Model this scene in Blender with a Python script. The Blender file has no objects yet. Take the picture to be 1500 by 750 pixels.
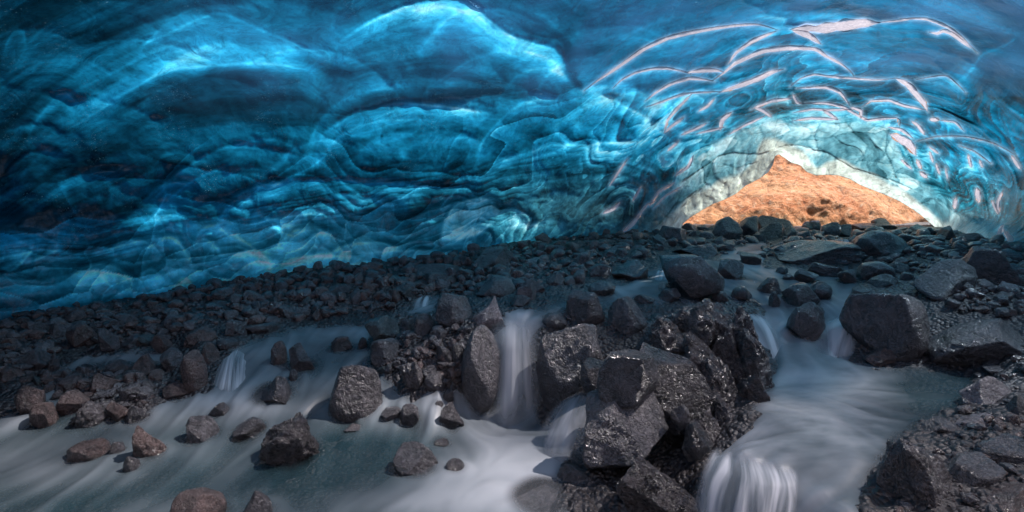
import bpy, math, random
import numpy as np
random.seed(7); rng = np.random.default_rng(7)
F = 750.0; CAMZ = 2.0
PITCH = math.atan(75/750)
FWD = np.array([0, math.cos(PITCH), -math.sin(PITCH)]); UP = np.array([0, math.sin(PITCH), math.cos(PITCH)]); RT = np.array([1.0, 0, 0])
CAM = np.array([0, 0, CAMZ])
scene = bpy.context.scene
COL = scene.collection

# ------------------------------------------------------------------ maths helpers
def ray(px, py):
    px = np.asarray(px, float); py = np.asarray(py, float)
    return FWD + ((px-750)/F)[..., None]*RT + ((375-py)/F)[..., None]*UP
def P(px, py, Y):
    d = ray(px, py); Y = np.asarray(Y, float)
    return CAM + d*(Y/d[..., 1])[..., None]
def Pz(px, py, z):
    d = ray(px, py); z = np.asarray(z, float)
    return CAM + d*((z-CAMZ)/d[..., 2])[..., None]
def project(p):
    q = p-CAM; w = q@FWD
    w = np.where(np.abs(w) < 1e-6, 1e-6, w)
    return 750+F*(q@RT)/w, 375-F*(q@UP)/w, w
def smooth(a, b, x):
    t = np.clip((x-a)/(b-a), 0, 1); return t*t*(3-2*t)
def _h(ix, iy, iz, s):
    h = (ix.astype(np.int64)*374761393 + iy.astype(np.int64)*668265263 + iz.astype(np.int64)*2147483647 + s*1274126177) & 0xffffffff
    h = ((h ^ (h >> 13))*1274126177) & 0xffffffff
    h = ((h ^ (h >> 16))*2246822519) & 0xffffffff
    return (h ^ (h >> 15)) & 0xffffff
def noise3(p, s=0):
    p = np.asarray(p, float); i = np.floor(p).astype(np.int64); f = p-i; u = f*f*f*(f*(f*6-15)+10)
    out = 0
    for dx in (0, 1):
        for dy in (0, 1):
            for dz in (0, 1):
                h = _h(i[..., 0]+dx, i[..., 1]+dy, i[..., 2]+dz, s)
                gx = ((h & 255)/127.5-1); gy = (((h >> 8) & 255)/127.5-1); gz = (((h >> 16) & 255)/127.5-1)
                v = gx*(f[..., 0]-dx)+gy*(f[..., 1]-dy)+gz*(f[..., 2]-dz)
                w = (u[..., 0] if dx else 1-u[..., 0])*(u[..., 1] if dy else 1-u[..., 1])*(u[..., 2] if dz else 1-u[..., 2])
                out = out+v*w
    return out
def fbm(p, o=4, s=0, lac=2.03, g=0.5):
    a = 1; t = 0; p = np.asarray(p, float)
    for k in range(o):
        t = t+a*noise3(p, s+k*17); p = p*lac; a *= g
    return t
def ridged(p, o=4, s=0):
    a = 1; t = 0; p = np.asarray(p, float)
    for k in range(o):
        t = t+a*(0.5-np.abs(noise3(p, s+k*13))); p = p*2.1; a *= .5
    return t
def worley2(x, y, s=0):
    ix = np.floor(x).astype(np.int64); iy = np.floor(y).astype(np.int64)
    f1 = np.full(x.shape, 9.0); f2 = np.full(x.shape, 9.0); cid = np.zeros(x.shape); ddx = np.zeros(x.shape); ddy = np.zeros(x.shape)
    z = np.zeros_like(ix)
    for dx in (-1, 0, 1):
        for dy in (-1, 0, 1):
            h = _h(ix+dx, iy+dy, z, s)
            cx = ix+dx+(h & 4095)/4095.0; cy = iy+dy+((h >> 12) & 4095)/4095.0
            d = np.hypot(x-cx, y-cy)
            n = d < f1
            f2 = np.where(n, f1, np.minimum(f2, d)); f1 = np.where(n, d, f1)
            cid = np.where(n, (h % 977)/977.0, cid); ddx = np.where(n, x-cx, ddx); ddy = np.where(n, y-cy, ddy)
    return f1, f2, cid, ddx, ddy
def st(x, y=0.0, z=0.0):
    x = np.asarray(x, float)
    return np.stack([x, np.broadcast_to(y, x.shape), np.broadcast_to(z, x.shape)], -1)
def polydist(px, py, pts):
    """distance, parameter (px along), side sign (positive = right-hand/below when drawn left to right)"""
    best = np.full(px.shape, 1e9); tt = np.zeros(px.shape); sg = np.zeros(px.shape); L = 0
    for (ax, ay), (bx, by) in zip(pts[:-1], pts[1:]):
        dx, dy = bx-ax, by-ay; l = math.hypot(dx, dy)
        t = np.clip(((px-ax)*dx+(py-ay)*dy)/(l*l), 0, 1)
        qx, qy = px-ax-t*dx, py-ay-t*dy
        d = np.hypot(qx, qy); m = d < best
        best = np.where(m, d, best); tt = np.where(m, L+t*l, tt); sg = np.where(m, np.sign(dx*qy-dy*qx), sg)
        L += l
    return best, tt, sg, L
def inpoly(px, py, pts):
    ins = np.zeros(px.shape, bool); n = len(pts)
    for i in range(n):
        ax, ay = pts[i]; bx, by = pts[(i+1) % n]
        if ay == by: continue
        c = ((ay > py) != (by > py)) & (px < (bx-ax)*(py-ay)/(by-ay)+ax)
        ins ^= c
    return ins
def polysd(px, py, pts):
    d = polydist(px, py, list(pts)+[pts[0]])[0]
    return np.where(inpoly(px, py, pts), d, -d)
def spline(pts, n):
    """Catmull-Rom resample of a list of tuples"""
    p = np.array(pts, float)
    if len(p) == 2:
        t = np.linspace(0, 1, n)[:, None]; return p[0]*(1-t)+p[1]*t
    q = np.vstack([2*p[0]-p[1], p, 2*p[-1]-p[-2]])
    seg = np.hypot(*(p[1:, :2]-p[:-1, :2]).T); cum = np.concatenate([[0], np.cumsum(seg)])
    out = []
    for s in np.linspace(0, cum[-1], n):
        i = min(max(int(np.searchsorted(cum, s))-1, 0), len(seg)-1); t = (s-cum[i])/seg[i]
        a, b, c, d = q[i], q[i+1], q[i+2], q[i+3]
        out.append(.5*((2*b)+(-a+c)*t+(2*a-5*b+4*c-d)*t*t+(-a+3*b-3*c+d)*t**3))
    return np.array(out)

# ------------------------------------------------------------------ blender helpers
def mesh_from(name, V, Q, smoothf=True, attrs=None, mats=None, midx=None, parent=None, loc=None):
    V = np.asarray(V, np.float32); Q = np.asarray(Q, np.int32)
    me = bpy.data.meshes.new(name)
    k = Q.shape[1]
    me.vertices.add(len(V)); me.vertices.foreach_set('co', V.ravel())
    me.loops.add(Q.size); me.loops.foreach_set('vertex_index', Q.ravel())
    me.polygons.add(len(Q)); me.polygons.foreach_set('loop_start', np.arange(0, Q.size, k, dtype=np.int32))
    me.polygons.foreach_set('loop_total', np.full(len(Q), k, np.int32))
    me.polygons.foreach_set('use_smooth', np.full(len(Q), smoothf, bool))
    for m in (mats or []): me.materials.append(m)
    if midx is not None: me.polygons.foreach_set('material_index', np.asarray(midx, np.int32))
    for an, av in (attrs or {}).items():
        av = np.asarray(av, np.float32)
        if av.ndim == 1:
            a = me.attributes.new(an, 'FLOAT', 'POINT'); a.data.foreach_set('value', av)
        else:
            if av.shape[1] == 3: av = np.hstack([av, np.ones((len(av), 1), np.float32)])
            a = me.attributes.new(an, 'FLOAT_COLOR', 'POINT'); a.data.foreach_set('color', av.ravel())
    me.update(calc_edges=True); me.validate()
    o = bpy.data.objects.new(name, me); COL.objects.link(o)
    if parent: o.parent = parent
    if loc is not None: o.location = loc
    return o
def gridq(nr, nc, off=0, wrap=False):
    r = np.arange(nr-1)[:, None]; c = np.arange(nc if wrap else nc-1)[None, :]
    c2 = (c+1) % nc
    a = r*nc+c; b = r*nc+c2; d = (r+1)*nc+c; e = (r+1)*nc+c2
    return np.stack([a, b, e, d], -1).reshape(-1, 4)+off
def tag(o, label=None, cat=None, group=None, kind=None):
    if label: o['label'] = label
    if cat: o['category'] = cat
    if group: o['group'] = group
    if kind: o['kind'] = kind
    return o
class NT:
    def __init__(self, name):
        self.m = bpy.data.materials.new(name); self.m.use_nodes = True
        self.t = self.m.node_tree; self.t.nodes.clear(); self.out = self.n('OutputMaterial')
    def n(self, kind, **kw):
        nd = self.t.nodes.new('ShaderNode'+kind)
        for k, v in kw.items():
            if k.startswith('i_'):
                nm = k[2:].replace('_', ' ')
                for s in nd.inputs:
                    if s.name.lower() == nm.lower():
                        if isinstance(v, bpy.types.NodeSocket): self.t.links.new(v, s)
                        else: s.default_value = v
                        break
                else: raise KeyError(nm)
            else: setattr(nd, k, v)
        return nd
    def link(self, a, b): self.t.links.new(a, b)
    def math(self, op, a, b=0.0, c=None, clamp=False):
        nd = self.t.nodes.new('ShaderNodeMath'); nd.operation = op; nd.use_clamp = clamp
        for i, v in enumerate((a, b) if c is None else (a, b, c)):
            if isinstance(v, bpy.types.NodeSocket): self.link(v, nd.inputs[i])
            else: nd.inputs[i].default_value = v
        return nd.outputs[0]
    def ramp(self, fac, stops, interp='LINEAR'):
        nd = self.t.nodes.new('ShaderNodeValToRGB'); cr = nd.color_ramp; cr.interpolation = interp
        while len(cr.elements) < len(stops): cr.elements.new(.5)
        for e, (p, c) in zip(cr.elements, stops):
            e.position = p; e.color = (c, c, c, 1) if not isinstance(c, tuple) else (c+(1,))
        self.link(fac, nd.inputs[0]); return nd.outputs[0]
    def mixc(self, fac, a, b, mode='MIX'):
        nd = self.t.nodes.new('ShaderNodeMix'); nd.data_type = 'RGBA'; nd.blend_type = mode
        for i, v in ((0, fac), (6, a), (7, b)):
            if isinstance(v, bpy.types.NodeSocket): self.link(v, nd.inputs[i])
            elif i == 0: nd.inputs[0].default_value = v
            else: nd.inputs[i].default_value = v+(1,)
        return nd.outputs[2]
    def noise(self, vec, scale, detail=4, rough=.55, dist=0.0):
        nd = self.n('TexNoise', i_Scale=scale, i_Detail=detail, i_Roughness=rough, i_Distortion=dist)
        self.link(vec, nd.inputs['Vector']); return nd.outputs[0]
    def bump(self, h, strength, dist, normal=None):
        nd = self.n('Bump', i_Strength=strength, i_Distance=dist); self.link(h, nd.inputs['Height'])
        if normal is not None: self.link(normal, nd.inputs['Normal'])
        return nd.outputs[0]

# ------------------------------------------------------------------ the ground surface S(x, y)
SC = """-300 800 0;0 750 0;200 750 0;400 750 0;600 750 0;800 750 0;0 680 .02;200 680 .02;400 680 .02;600 680 0;800 680 0;720 645 0;800 640 .03;600 640 .03;500 640 .05
0 630 .1;100 630 .1;200 610 .13;300 610 .12;400 600 .15;500 600 .13;600 600 .15;650 600 .15;0 570 .25;100 560 .28;200 560 .27;280 575 .22;350 585 .2;450 560 .27;560 560 .28;640 570 .28
345 505 .5;400 490 .52;500 480 .53;600 480 .55;450 470 .55;560 462 .58;620 440 .68;650 420 .8;400 440 .7;300 470 .6
0 520 .4;0 480 .5;100 500 .45;100 465 .58;200 440 .66;300 450 .65;300 420 .78;400 400 .9;500 395 .95;600 385 1.0;700 370 1.1;800 355 1.2;950 345 1.3
500 430 .78;600 420 .85;700 400 .95;800 400 .97;800 380 1.05;900 370 1.13;700 465 .86;800 465 .86;750 450 .87;850 445 .88;950 440 .89;1000 440 .88
740 600 .02;800 610 .02;850 640 .02;690 600 .05;900 410 .98;950 400 1.02;1000 410 1.0;950 380 1.1;1050 380 1.12;1100 370 1.17;1100 350 1.25;1200 340 1.32;1050 335 1.37;1200 330 1.4;1300 335 1.37;1380 335 1.38;1200 325 1.45
1150 390 1.05;1250 390 1.07;1250 410 .98;1100 410 .97;1150 420 .93;1230 430 .88;1200 470 .7;1100 450 .8;1120 490 .6;1240 490 .6;1150 530 .46;1250 530 .46;1400 535 .46;1430 552 .45;1415 592 .45;1345 640 .45;1305 690 .44;1350 600 .45
1100 600 .45;1250 600 .45;1400 600 .45;1080 660 .45;1200 660 .45;1290 680 .45;1235 740 .44
1400 430 1.0;1500 430 1.0;1400 480 .75;1500 480 .8;1400 390 1.15;1500 390 1.2;1320 390 1.12;1400 360 1.3;1500 372 1.35;1440 350 1.35;1500 540 .6;1460 600 .5;1500 650 .5;1400 680 .42;1500 750 .42;1350 750 .33
950 700 -.1;950 600 .15;1000 520 .5;1100 550 .35;870 700 0;870 580 .15;980 750 -.1"""
cp = []
for row in SC.replace('\n', ';').split(';'):
    a, b, c = map(float, row.split()); q = Pz(a, b, c); cp.append((q[0], q[1], c))
cp += [(1.0, 2.9, .0), (1.3, 2.78, 0), (1.42, 2.6, 0), (.9, 2.5, 0), (0, 1, 0), (1.2, 2.3, 0), (-4, 0, 0), (4, 0, .6), (0, -6, .2), (-9, 5, .8), (-9, 10, 1.1), (9, 5, 1.4), (-12, 16, 1.5), (14, 12, 1.7), (0, 20, 1.5), (12, 20, 1.5), (0, 40, 1.6), (-40, 0, 1), (40, 0, 1.5), (0, -40, .5)]
cp = np.array(cp)
def rbf_fit(X, v, lam=.0):
    K = np.linalg.norm(X[:, None]-X[None], axis=-1); n = len(X)
    A = np.zeros((n+1, n+1)); A[:n, :n] = K-lam*np.eye(n); A[:n, n] = 1; A[n, :n] = 1
    return np.linalg.solve(A, np.append(v, 0))
def rbf_eval(X, w, Q, chunk=60000):
    out = np.empty(len(Q))
    for i in range(0, len(Q), chunk):
        q = Q[i:i+chunk]; K = np.zeros(len(q))
        for j in range(len(X)): K += w[j]*np.sqrt(((q-X[j])**2).sum(-1))
        out[i:i+chunk] = K+w[-1]
    return out
gw = rbf_fit(cp[:, :2], cp[:, 2], .03)
GX0, GY0, GS = -16.0, -4.0, .04
gx = np.arange(GX0, 20, GS); gy = np.arange(GY0, 24, GS)
GXX, GYY = np.meshgrid(gx, gy)
SG = rbf_eval(cp[:, :2], gw, np.stack([GXX.ravel(), GYY.ravel()], -1)).reshape(GXX.shape)
def blur(a, n):
    for _ in range(n):
        b = np.pad(a, 1, mode='edge'); a = (b[1:-1, 1:-1]*2+b[:-2, 1:-1]+b[2:, 1:-1]+b[1:-1, :-2]+b[1:-1, 2:])/6
    return a
SG = blur(SG, 2)
def samp(G, x, y):
    x = np.asarray(x, float); y = np.asarray(y, float)
    u = np.clip((x-GX0)/GS, 0, G.shape[1]-1.001); v = np.clip((y-GY0)/GS, 0, G.shape[0]-1.001)
    i = u.astype(int); j = v.astype(int); fu = u-i; fv = v-j
    return (G[j, i]*(1-fu)+G[j, i+1]*fu)*(1-fv)+(G[j+1, i]*(1-fu)+G[j+1, i+1]*fu)*fv
WATER = [(-250, 800), (-250, 610), (30, 590), (62, 540), (110, 512), (240, 508), (262, 520), (250, 560), (300, 560), (330, 510), (370, 485), (440, 470), (560, 462), (592, 452), (610, 432), (640, 425), (665, 412), (690, 405), (700, 412), (655, 440), (640, 470), (610, 500), (600, 540), (640, 560), (675, 560), (690, 470), (740, 445), (800, 440), (840, 430), (860, 415), (900, 408), (930, 400), (950, 386), (1000, 372), (1050, 372), (1075, 352), (1120, 345), (1135, 365), (1125, 385), (1225, 392), (1222, 345), (1250, 345), (1250, 390), (1330, 396), (1262, 428), (1262, 470), (1262, 520), (1350, 528), (1440, 540), (1425, 600), (1330, 650), (1290, 700), (1290, 820)]
LAND = [[(870, 800), (835, 700), (858, 650), (850, 590), (800, 600), (785, 560), (790, 500), (830, 468), (950, 455), (1100, 450), (1125, 540), (1090, 600), (1040, 640), (1015, 665), (1010, 800)],
        [(90, 560), (130, 545), (240, 545), (210, 600), (140, 600)], [(545, 470), (640, 470), (640, 550), (600, 570), (560, 530)]]
_px, _py, _w = project(np.stack([GXX, GYY, SG], -1))
sd = polysd(_px, _py, WATER)
for L_ in LAND: sd = np.minimum(sd, -polysd(_px, _py, L_))
sdm = sd*_w/F                                   # metres
sdm = np.where(_w < 1.0, 0.3, sdm)
sdm = np.clip(sdm, -.6, .6)+.05*fbm(np.stack([GXX*2.2, GYY*2.2, GXX*0], -1), 3, 5)
# calm the water: smoother than the ground
WG = blur(SG, 3)
TG = SG+np.where(sdm > 0, -.16*smooth(0, .35, sdm), .07*smooth(0, .3, -sdm))
WG2 = WG-.10*smooth(.0, .25, -sdm)-np.where(sdm < -.3, .15, 0)
def hit(px, py, G=None):
    """where the line of sight through a photo point meets the ground"""
    d = ray(px, py); t = np.linspace(1.2, 24, 4000)/d[1]
    q = CAM+d*t[:, None]; h = samp(SG if G is None else G, q[:, 0], q[:, 1])
    k = np.nonzero(q[:, 2] <= h)[0]
    return q[k[0]] if len(k) else q[-1]
# ------------------------------------------------------------------ materials
def mat_rock(name, base, dark, rough=(.22, .5), bumpd=.012, scale=1.0, speck=.0):
    t = NT(name); pos = t.n('NewGeometry').outputs['Position']
    n1 = t.noise(pos, 7*scale, 6, .62, .3); n2 = t.noise(pos, 38*scale, 6, .7, .2); n3 = t.noise(pos, 160, 3, .6)
    v = t.n('TexVoronoi', i_Scale=11*scale, feature='DISTANCE_TO_EDGE'); t.link(t.mixc(.35, pos, t.n('TexNoise', i_Scale=6.0).outputs[1]), v.inputs['Vector'])
    crack = t.ramp(v.outputs[0], [(0, 0.0), (.06, 1.0)])
    c = t.mixc(t.ramp(n1, [(.35, 0.0), (.65, 1.0)]), dark, base)
    c = t.mixc(t.ramp(n2, [(.48, 0.0), (.75, .7)]), c, tuple(min(1, x*1.9+.01) for x in base))
    if speck: c = t.mixc(t.ramp(t.noise(pos, 120, 2, .5), [(.62, 0.0), (.7, speck)]), c, tuple(min(1, x*3+.05) for x in base))
    hgt = t.math('ADD', t.math('MULTIPLY', n1, .9), t.math('ADD', t.math('MULTIPLY', n2, .30), t.math('ADD', t.math('MULTIPLY', n3, .04), t.math('MULTIPLY', crack, .10))))
    nb = t.bump(hgt, 1.0, bumpd*5.5)
    r = t.n('MapRange', i_To_Min=rough[0], i_To_Max=rough[1]); t.link(n2, r.inputs[0])
    b = t.n('BsdfPrincipled', i_Base_Color=c, i_Roughness=r.outputs[0], i_Normal=nb, i_IOR=1.5)
    b.inputs['Coat Weight'].default_value = .9; b.inputs['Coat Roughness'].default_value = .13; t.link(nb, b.inputs['Coat Normal'])
    t.link(b.outputs[0], t.out.inputs[0]); return t.m
M_dark = mat_rock('wet_dark_basalt', (.064, .056, .062), (.013, .011, .013))
M_brown = mat_rock('wet_red_brown_rock', (.105, .068, .062), (.028, .018, .017), (.25, .5), .012, 1.2, .5)
M_grey = mat_rock('wet_grey_rock', (.105, .095, .102), (.027, .025, .029), (.3, .6), .014, 1.0)
M_pale = mat_rock('pale_grey_rock', (.24, .21, .22), (.09, .075, .08), (.35, .65), .012, 1.3)
M_gnarl = mat_rock('gnarled_wet_basalt', (.085, .073, .077), (.015, .013, .015), (.18, .42), .03, .9)
M_green = mat_rock('greenish_wet_rock', (.052, .066, .066), (.015, .02, .022), (.25, .5), .01, 1.0)
def mat_ground():
    t = NT('wet_gravel_bed'); pos = t.n('NewGeometry').outputs['Position']
    v = t.n('TexVoronoi', i_Scale=26.0); t.link(pos, v.inputs['Vector'])
    n = t.noise(pos, 9, 8, .65)
    c = t.mixc(t.ramp(n, [(.4, 0.0), (.65, 1.0)]), (.010, .009, .012), (.05, .042, .044))
    c = t.mixc(.5, c, t.mixc(1.0, t.ramp(v.outputs['Distance'], [(0, .3), (.6, 1.0)]), (.05, .045, .047), 'MULTIPLY'))
    h = t.math('ADD', t.math('MULTIPLY', n, .6), t.math('MULTIPLY', v.outputs['Distance'], -.6))
    b = t.n('BsdfPrincipled', i_Base_Color=c, i_Roughness=.42, i_Normal=t.bump(h, 1.0, .05))
    t.link(b.outputs[0], t.out.inputs[0]); return t.m
M_ground = mat_ground()
def mat_hill():
    t = NT('orange_hillside_rock'); pos = t.n('NewGeometry').outputs['Position']
    n = t.noise(pos, .8, 8, .6, .6); n2 = t.noise(pos, 5.5, 8, .72, .5)
    v = t.n('TexVoronoi', i_Scale=1.5, feature='DISTANCE_TO_EDGE'); t.link(t.mixc(.25, pos, t.n('TexNoise', i_Scale=1.4, i_Detail=5.0).outputs[1]), v.inputs['Vector'])
    c = t.mixc(t.ramp(n, [(.35, 0.0), (.65, 1.0)]), (.60, .20, .07), (.74, .36, .16))
    c = t.mixc(t.ramp(n2, [(.5, 0.0), (.7, .8)]), c, (.80, .56, .36))
    c = t.mixc(t.ramp(n2, [(.33, .85), (.45, 0.0)]), c, (.22, .08, .035))
    c = t.mixc(t.ramp(v.outputs[0], [(0, .5), (.03, 0.0)]), c, (.26, .10, .05))
    h = t.math('ADD', n2, t.math('MULTIPLY', t.ramp(v.outputs[0], [(0, 0.0), (.09, 1.0)]), .12))
    b = t.n('BsdfPrincipled', i_Base_Color=c, i_Roughness=.85, i_Normal=t.bump(h, .9, .22))
    t.link(b.outputs[0], t.out.inputs[0]); return t.m
M_hill = mat_hill()
def mat_ice(name='glacier_ice'):
    t = NT(name); pos = t.n('NewGeometry').outputs['Position']
    at = t.n('Attribute', attribute_name='tint'); co = at.outputs['Color']
    n1 = t.noise(pos, 2.6, 7, .65, 1.2); n2 = t.noise(pos, 16, 6, .7, .5); n3 = t.noise(pos, 70, 3, .6)
    k = t.math('ADD', t.ramp(n1, [(.3, .5), (.7, 1.45)]), t.math('MULTIPLY', t.math('SUBTRACT', n2, .5), .9))
    c = t.mixc(1.0, co, t.n('CombineColor', i_Red=k, i_Green=k, i_Blue=k).outputs[0], 'MULTIPLY')
    # frozen air bubbles: small pale specks
    bub = t.math('MULTIPLY', t.ramp(n3, [(.64, 0.0), (.72, 1.0)]), t.ramp(t.noise(pos, 1.9, 3), [(.52, 0.0), (.66, .6)]))
    c = t.mixc(bub, c, (.34, .60, .70))
    # dark grit frozen into the ice
    c = t.mixc(t.math('MULTIPLY', t.ramp(n3, [(.27, 1.0), (.33, 0.0)]), .55), c, (.004, .012, .02))
    h = t.math('ADD', t.math('MULTIPLY', n1, .8), t.math('MULTIPLY', n2, .22))
    nb = t.bump(t.math('ADD', t.math('MULTIPLY', n1, .5), t.math('MULTIPLY', n2, .06)), .5, .12)
    tr = t.n('BsdfTranslucent'); t.link(c, tr.inputs[0])
    nbd = t.bump(h, .55, .12); t.link(nbd, tr.inputs['Normal'])
    df = t.n('BsdfDiffuse'); t.link(c, df.inputs[0]); t.link(nbd, df.inputs['Normal'])
    m1 = t.n('MixShader', i_Fac=.22); t.link(tr.outputs[0], m1.inputs[1]); t.link(df.outputs[0], m1.inputs[2])
    gl = t.n('BsdfGlossy', i_Roughness=.13); gl.inputs[0].default_value = (.7, .88, 1, 1); t.link(nb, gl.inputs['Normal'])
    fr = t.n('Fresnel', i_IOR=1.36); t.link(nb, fr.inputs['Normal'])
    m2 = t.n('MixShader'); t.link(fr.outputs[0], m2.inputs[0]); t.link(m1.outputs[0], m2.inputs[1]); t.link(gl.outputs[0], m2.inputs[2])
    # transparent zones added behind the ridge glints and overhead, to let sun in
    tp = t.n('BsdfTransparent'); t.link(t.n('Attribute', attribute_name='cleartint').outputs['Color'], tp.inputs[0]); m3 = t.n('MixShader'); t.link(t.n('Attribute', attribute_name='clear').outputs['Fac'], m3.inputs[0])
    t.link(m2.outputs[0], m3.inputs[1]); t.link(tp.outputs[0], m3.inputs[2])
    t.link(m3.outputs[0], t.out.inputs[0]); return t.m
M_ice = mat_ice()
def mat_iceout():
    t = NT('weathered_glacier_top')
    tr = t.n('BsdfTransparent'); tr.inputs[0].default_value = (.93, .97, 1, 1); df = t.n('BsdfDiffuse'); df.inputs[0].default_value = (.12, .42, .62, 1)
    m = t.n('MixShader', i_Fac=.18); t.link(tr.outputs[0], m.inputs[1]); t.link(df.outputs[0], m.inputs[2]); t.link(m.outputs[0], t.out.inputs[0]); return t.m
M_iceout = mat_iceout()
def mat_glint():  # pale ribbon colour standing in for light reflected off the ice ridges
    t = NT('pale_ridge_glint'); pos = t.n('NewGeometry').outputs['Position']
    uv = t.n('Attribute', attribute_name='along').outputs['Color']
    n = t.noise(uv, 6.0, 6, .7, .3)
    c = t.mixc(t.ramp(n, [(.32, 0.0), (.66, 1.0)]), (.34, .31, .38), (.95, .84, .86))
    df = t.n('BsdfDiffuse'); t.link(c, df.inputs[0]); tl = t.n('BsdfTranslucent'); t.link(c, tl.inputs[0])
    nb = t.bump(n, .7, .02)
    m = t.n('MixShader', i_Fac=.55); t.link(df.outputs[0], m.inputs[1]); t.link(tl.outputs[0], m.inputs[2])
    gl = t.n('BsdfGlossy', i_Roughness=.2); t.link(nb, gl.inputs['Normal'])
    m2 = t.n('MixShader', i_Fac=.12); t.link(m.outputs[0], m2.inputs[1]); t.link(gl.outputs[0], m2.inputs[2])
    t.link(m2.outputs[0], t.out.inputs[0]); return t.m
M_glint = mat_glint()
def mat_water():
    t = NT('silky_stream_water')
    al = t.n('Attribute', attribute_name='alpha').outputs['Fac']; fo = t.n('Attribute', attribute_name='foam').outputs['Fac']
    c = t.mixc(fo, (.026, .056, .068), (.345, .36, .385))
    b = t.n('BsdfPrincipled', i_Base_Color=c, i_Roughness=.38, i_Alpha=al, i_IOR=1.33)
    b.inputs['Specular IOR Level'].default_value = .35
    t.link(b.outputs[0], t.out.inputs[0]); return t.m
M_water = mat_water()
def mat_fall():
    t = NT('falling_white_water')
    al = t.n('Attribute', attribute_name='alpha').outputs['Fac']; uv = t.n('Attribute', attribute_name='along').outputs['Color']
    n = t.noise(uv, 1.0, 3, .5, .1)
    a = t.math('MULTIPLY', al, t.ramp(n, [(.30, .25), (.66, 1.0)]), clamp=True)
    c = t.mixc(t.ramp(n, [(.35, 0.0), (.65, 1.0)]), (.20, .24, .27), (.50, .51, .54))
    b = t.n('BsdfPrincipled', i_Base_Color=c, i_Roughness=.5, i_Alpha=a); b.inputs['Specular IOR Level'].default_value = .2
    t.link(b.outputs[0], t.out.inputs[0]); return t.m
M_fall = mat_fall()

# ------------------------------------------------------------------ ground sheet
def ring_axes(fine_az, nfine, ncoarse, r0, r1, nr):
    a = np.concatenate([np.linspace(-fine_az, fine_az, nfine), np.linspace(fine_az, 360-fine_az, ncoarse+2)[1:-1]])
    return np.radians(a), np.geomspace(r0, r1, nr)
az, rr = ring_axes(52, 760, 70, .5, 24, 560)
rr = np.concatenate([rr, np.geomspace(26, 400, 14)])
A, R = np.meshgrid(az, rr)
X = R*np.sin(A); Y = R*np.cos(A)
Z = samp(TG, X, Y)
pp = np.stack([X, Y, X*0], -1)
Z = Z+.045*ridged(pp*3.1, 4, 3)*smooth(24, 18, R)+.03*fbm(pp*9, 3, 9)-.02
f1, f2, cid, _, _ = worley2(X*7+.3*noise3(pp*5), Y*7, 4)
Z += .04*(.6-f1)*smooth(15, 8, R)
Z = np.where(R > 26, 1.5-.0*R, Z)
nr_, nc_ = R.shape
V = np.stack([X, Y, Z], -1).reshape(-1, 3)
V = np.vstack([V, [[0, 0, 0.0]]])
ground = mesh_from('ground', V, gridq(nr_, nc_, 0, True), mats=[M_ground]); tag(ground, kind='structure')

# ------------------------------------------------------------------ hill outside the mouth
hx = np.linspace(0, 1, 520); ht = np.linspace(0, 1, 260)
HX, HT = np.meshgrid(hx, ht)
HX = (14.3+HT*14)*(.12+1.05*HX)
hp = np.stack([HX, HT*14, HX*0], -1)
HY = 13.9+HT*14+1.2*fbm(hp*.25, 3, 31)
HZ = 0.8+6.8*HT**.7+1.1*fbm(hp*.35, 4, 32)*HT
q = np.stack([HX, HY, HZ], -1)
f1, f2, cid, _, _ = worley2(HX*.55+.5*noise3(hp*.8), HZ*.8+.5*noise3(hp*.8+9), 8)
d = .24*ridged(q*.6, 6, 40)+.26*ridged(q*2.4, 6, 41)
HY = HY-d*.55; HZ = HZ+d*.35
hill = mesh_from('hill', np.stack([HX, HY, HZ], -1).reshape(-1, 3), gridq(260, 520), mats=[M_hill]); tag(hill, kind='structure')
# ------------------------------------------------------------------ the ice cave shell
CONTACT = [(-400, 560), (-200, 520), (-60, 492), (0, 484), (60, 468), (130, 466), (200, 447), (300, 432), (400, 410), (500, 398), (600, 388), (680, 378), (740, 362), (800, 357), (870, 350), (930, 347), (965, 345), (985, 341)]
ARCH = [(985, 343), (1000, 328), (1012, 318), (1030, 307), (1044, 299), (1060, 293), (1078, 284), (1092, 272), (1112, 262), (1126, 252), (1133, 240), (1135, 229), (1141, 226), (1150, 232), (1160, 239), (1172, 242), (1182, 252), (1195, 257), (1212, 256), (1228, 257), (1244, 262), (1262, 272), (1280, 279), (1298, 286), (1318, 295), (1336, 306), (1350, 316), (1364, 328), (1375, 338), (1390, 345)]
CONTACT2 = [(1390, 345), (1420, 351), (1450, 362), (1480, 372), (1500, 376), (1600, 400), (1900, 500)]
LOW = CONTACT+ARCH[1:]+CONTACT2[1:]
lowx = np.array([p[0] for p in LOW], float); lowy = np.array([p[1] for p in LOW], float)
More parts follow.
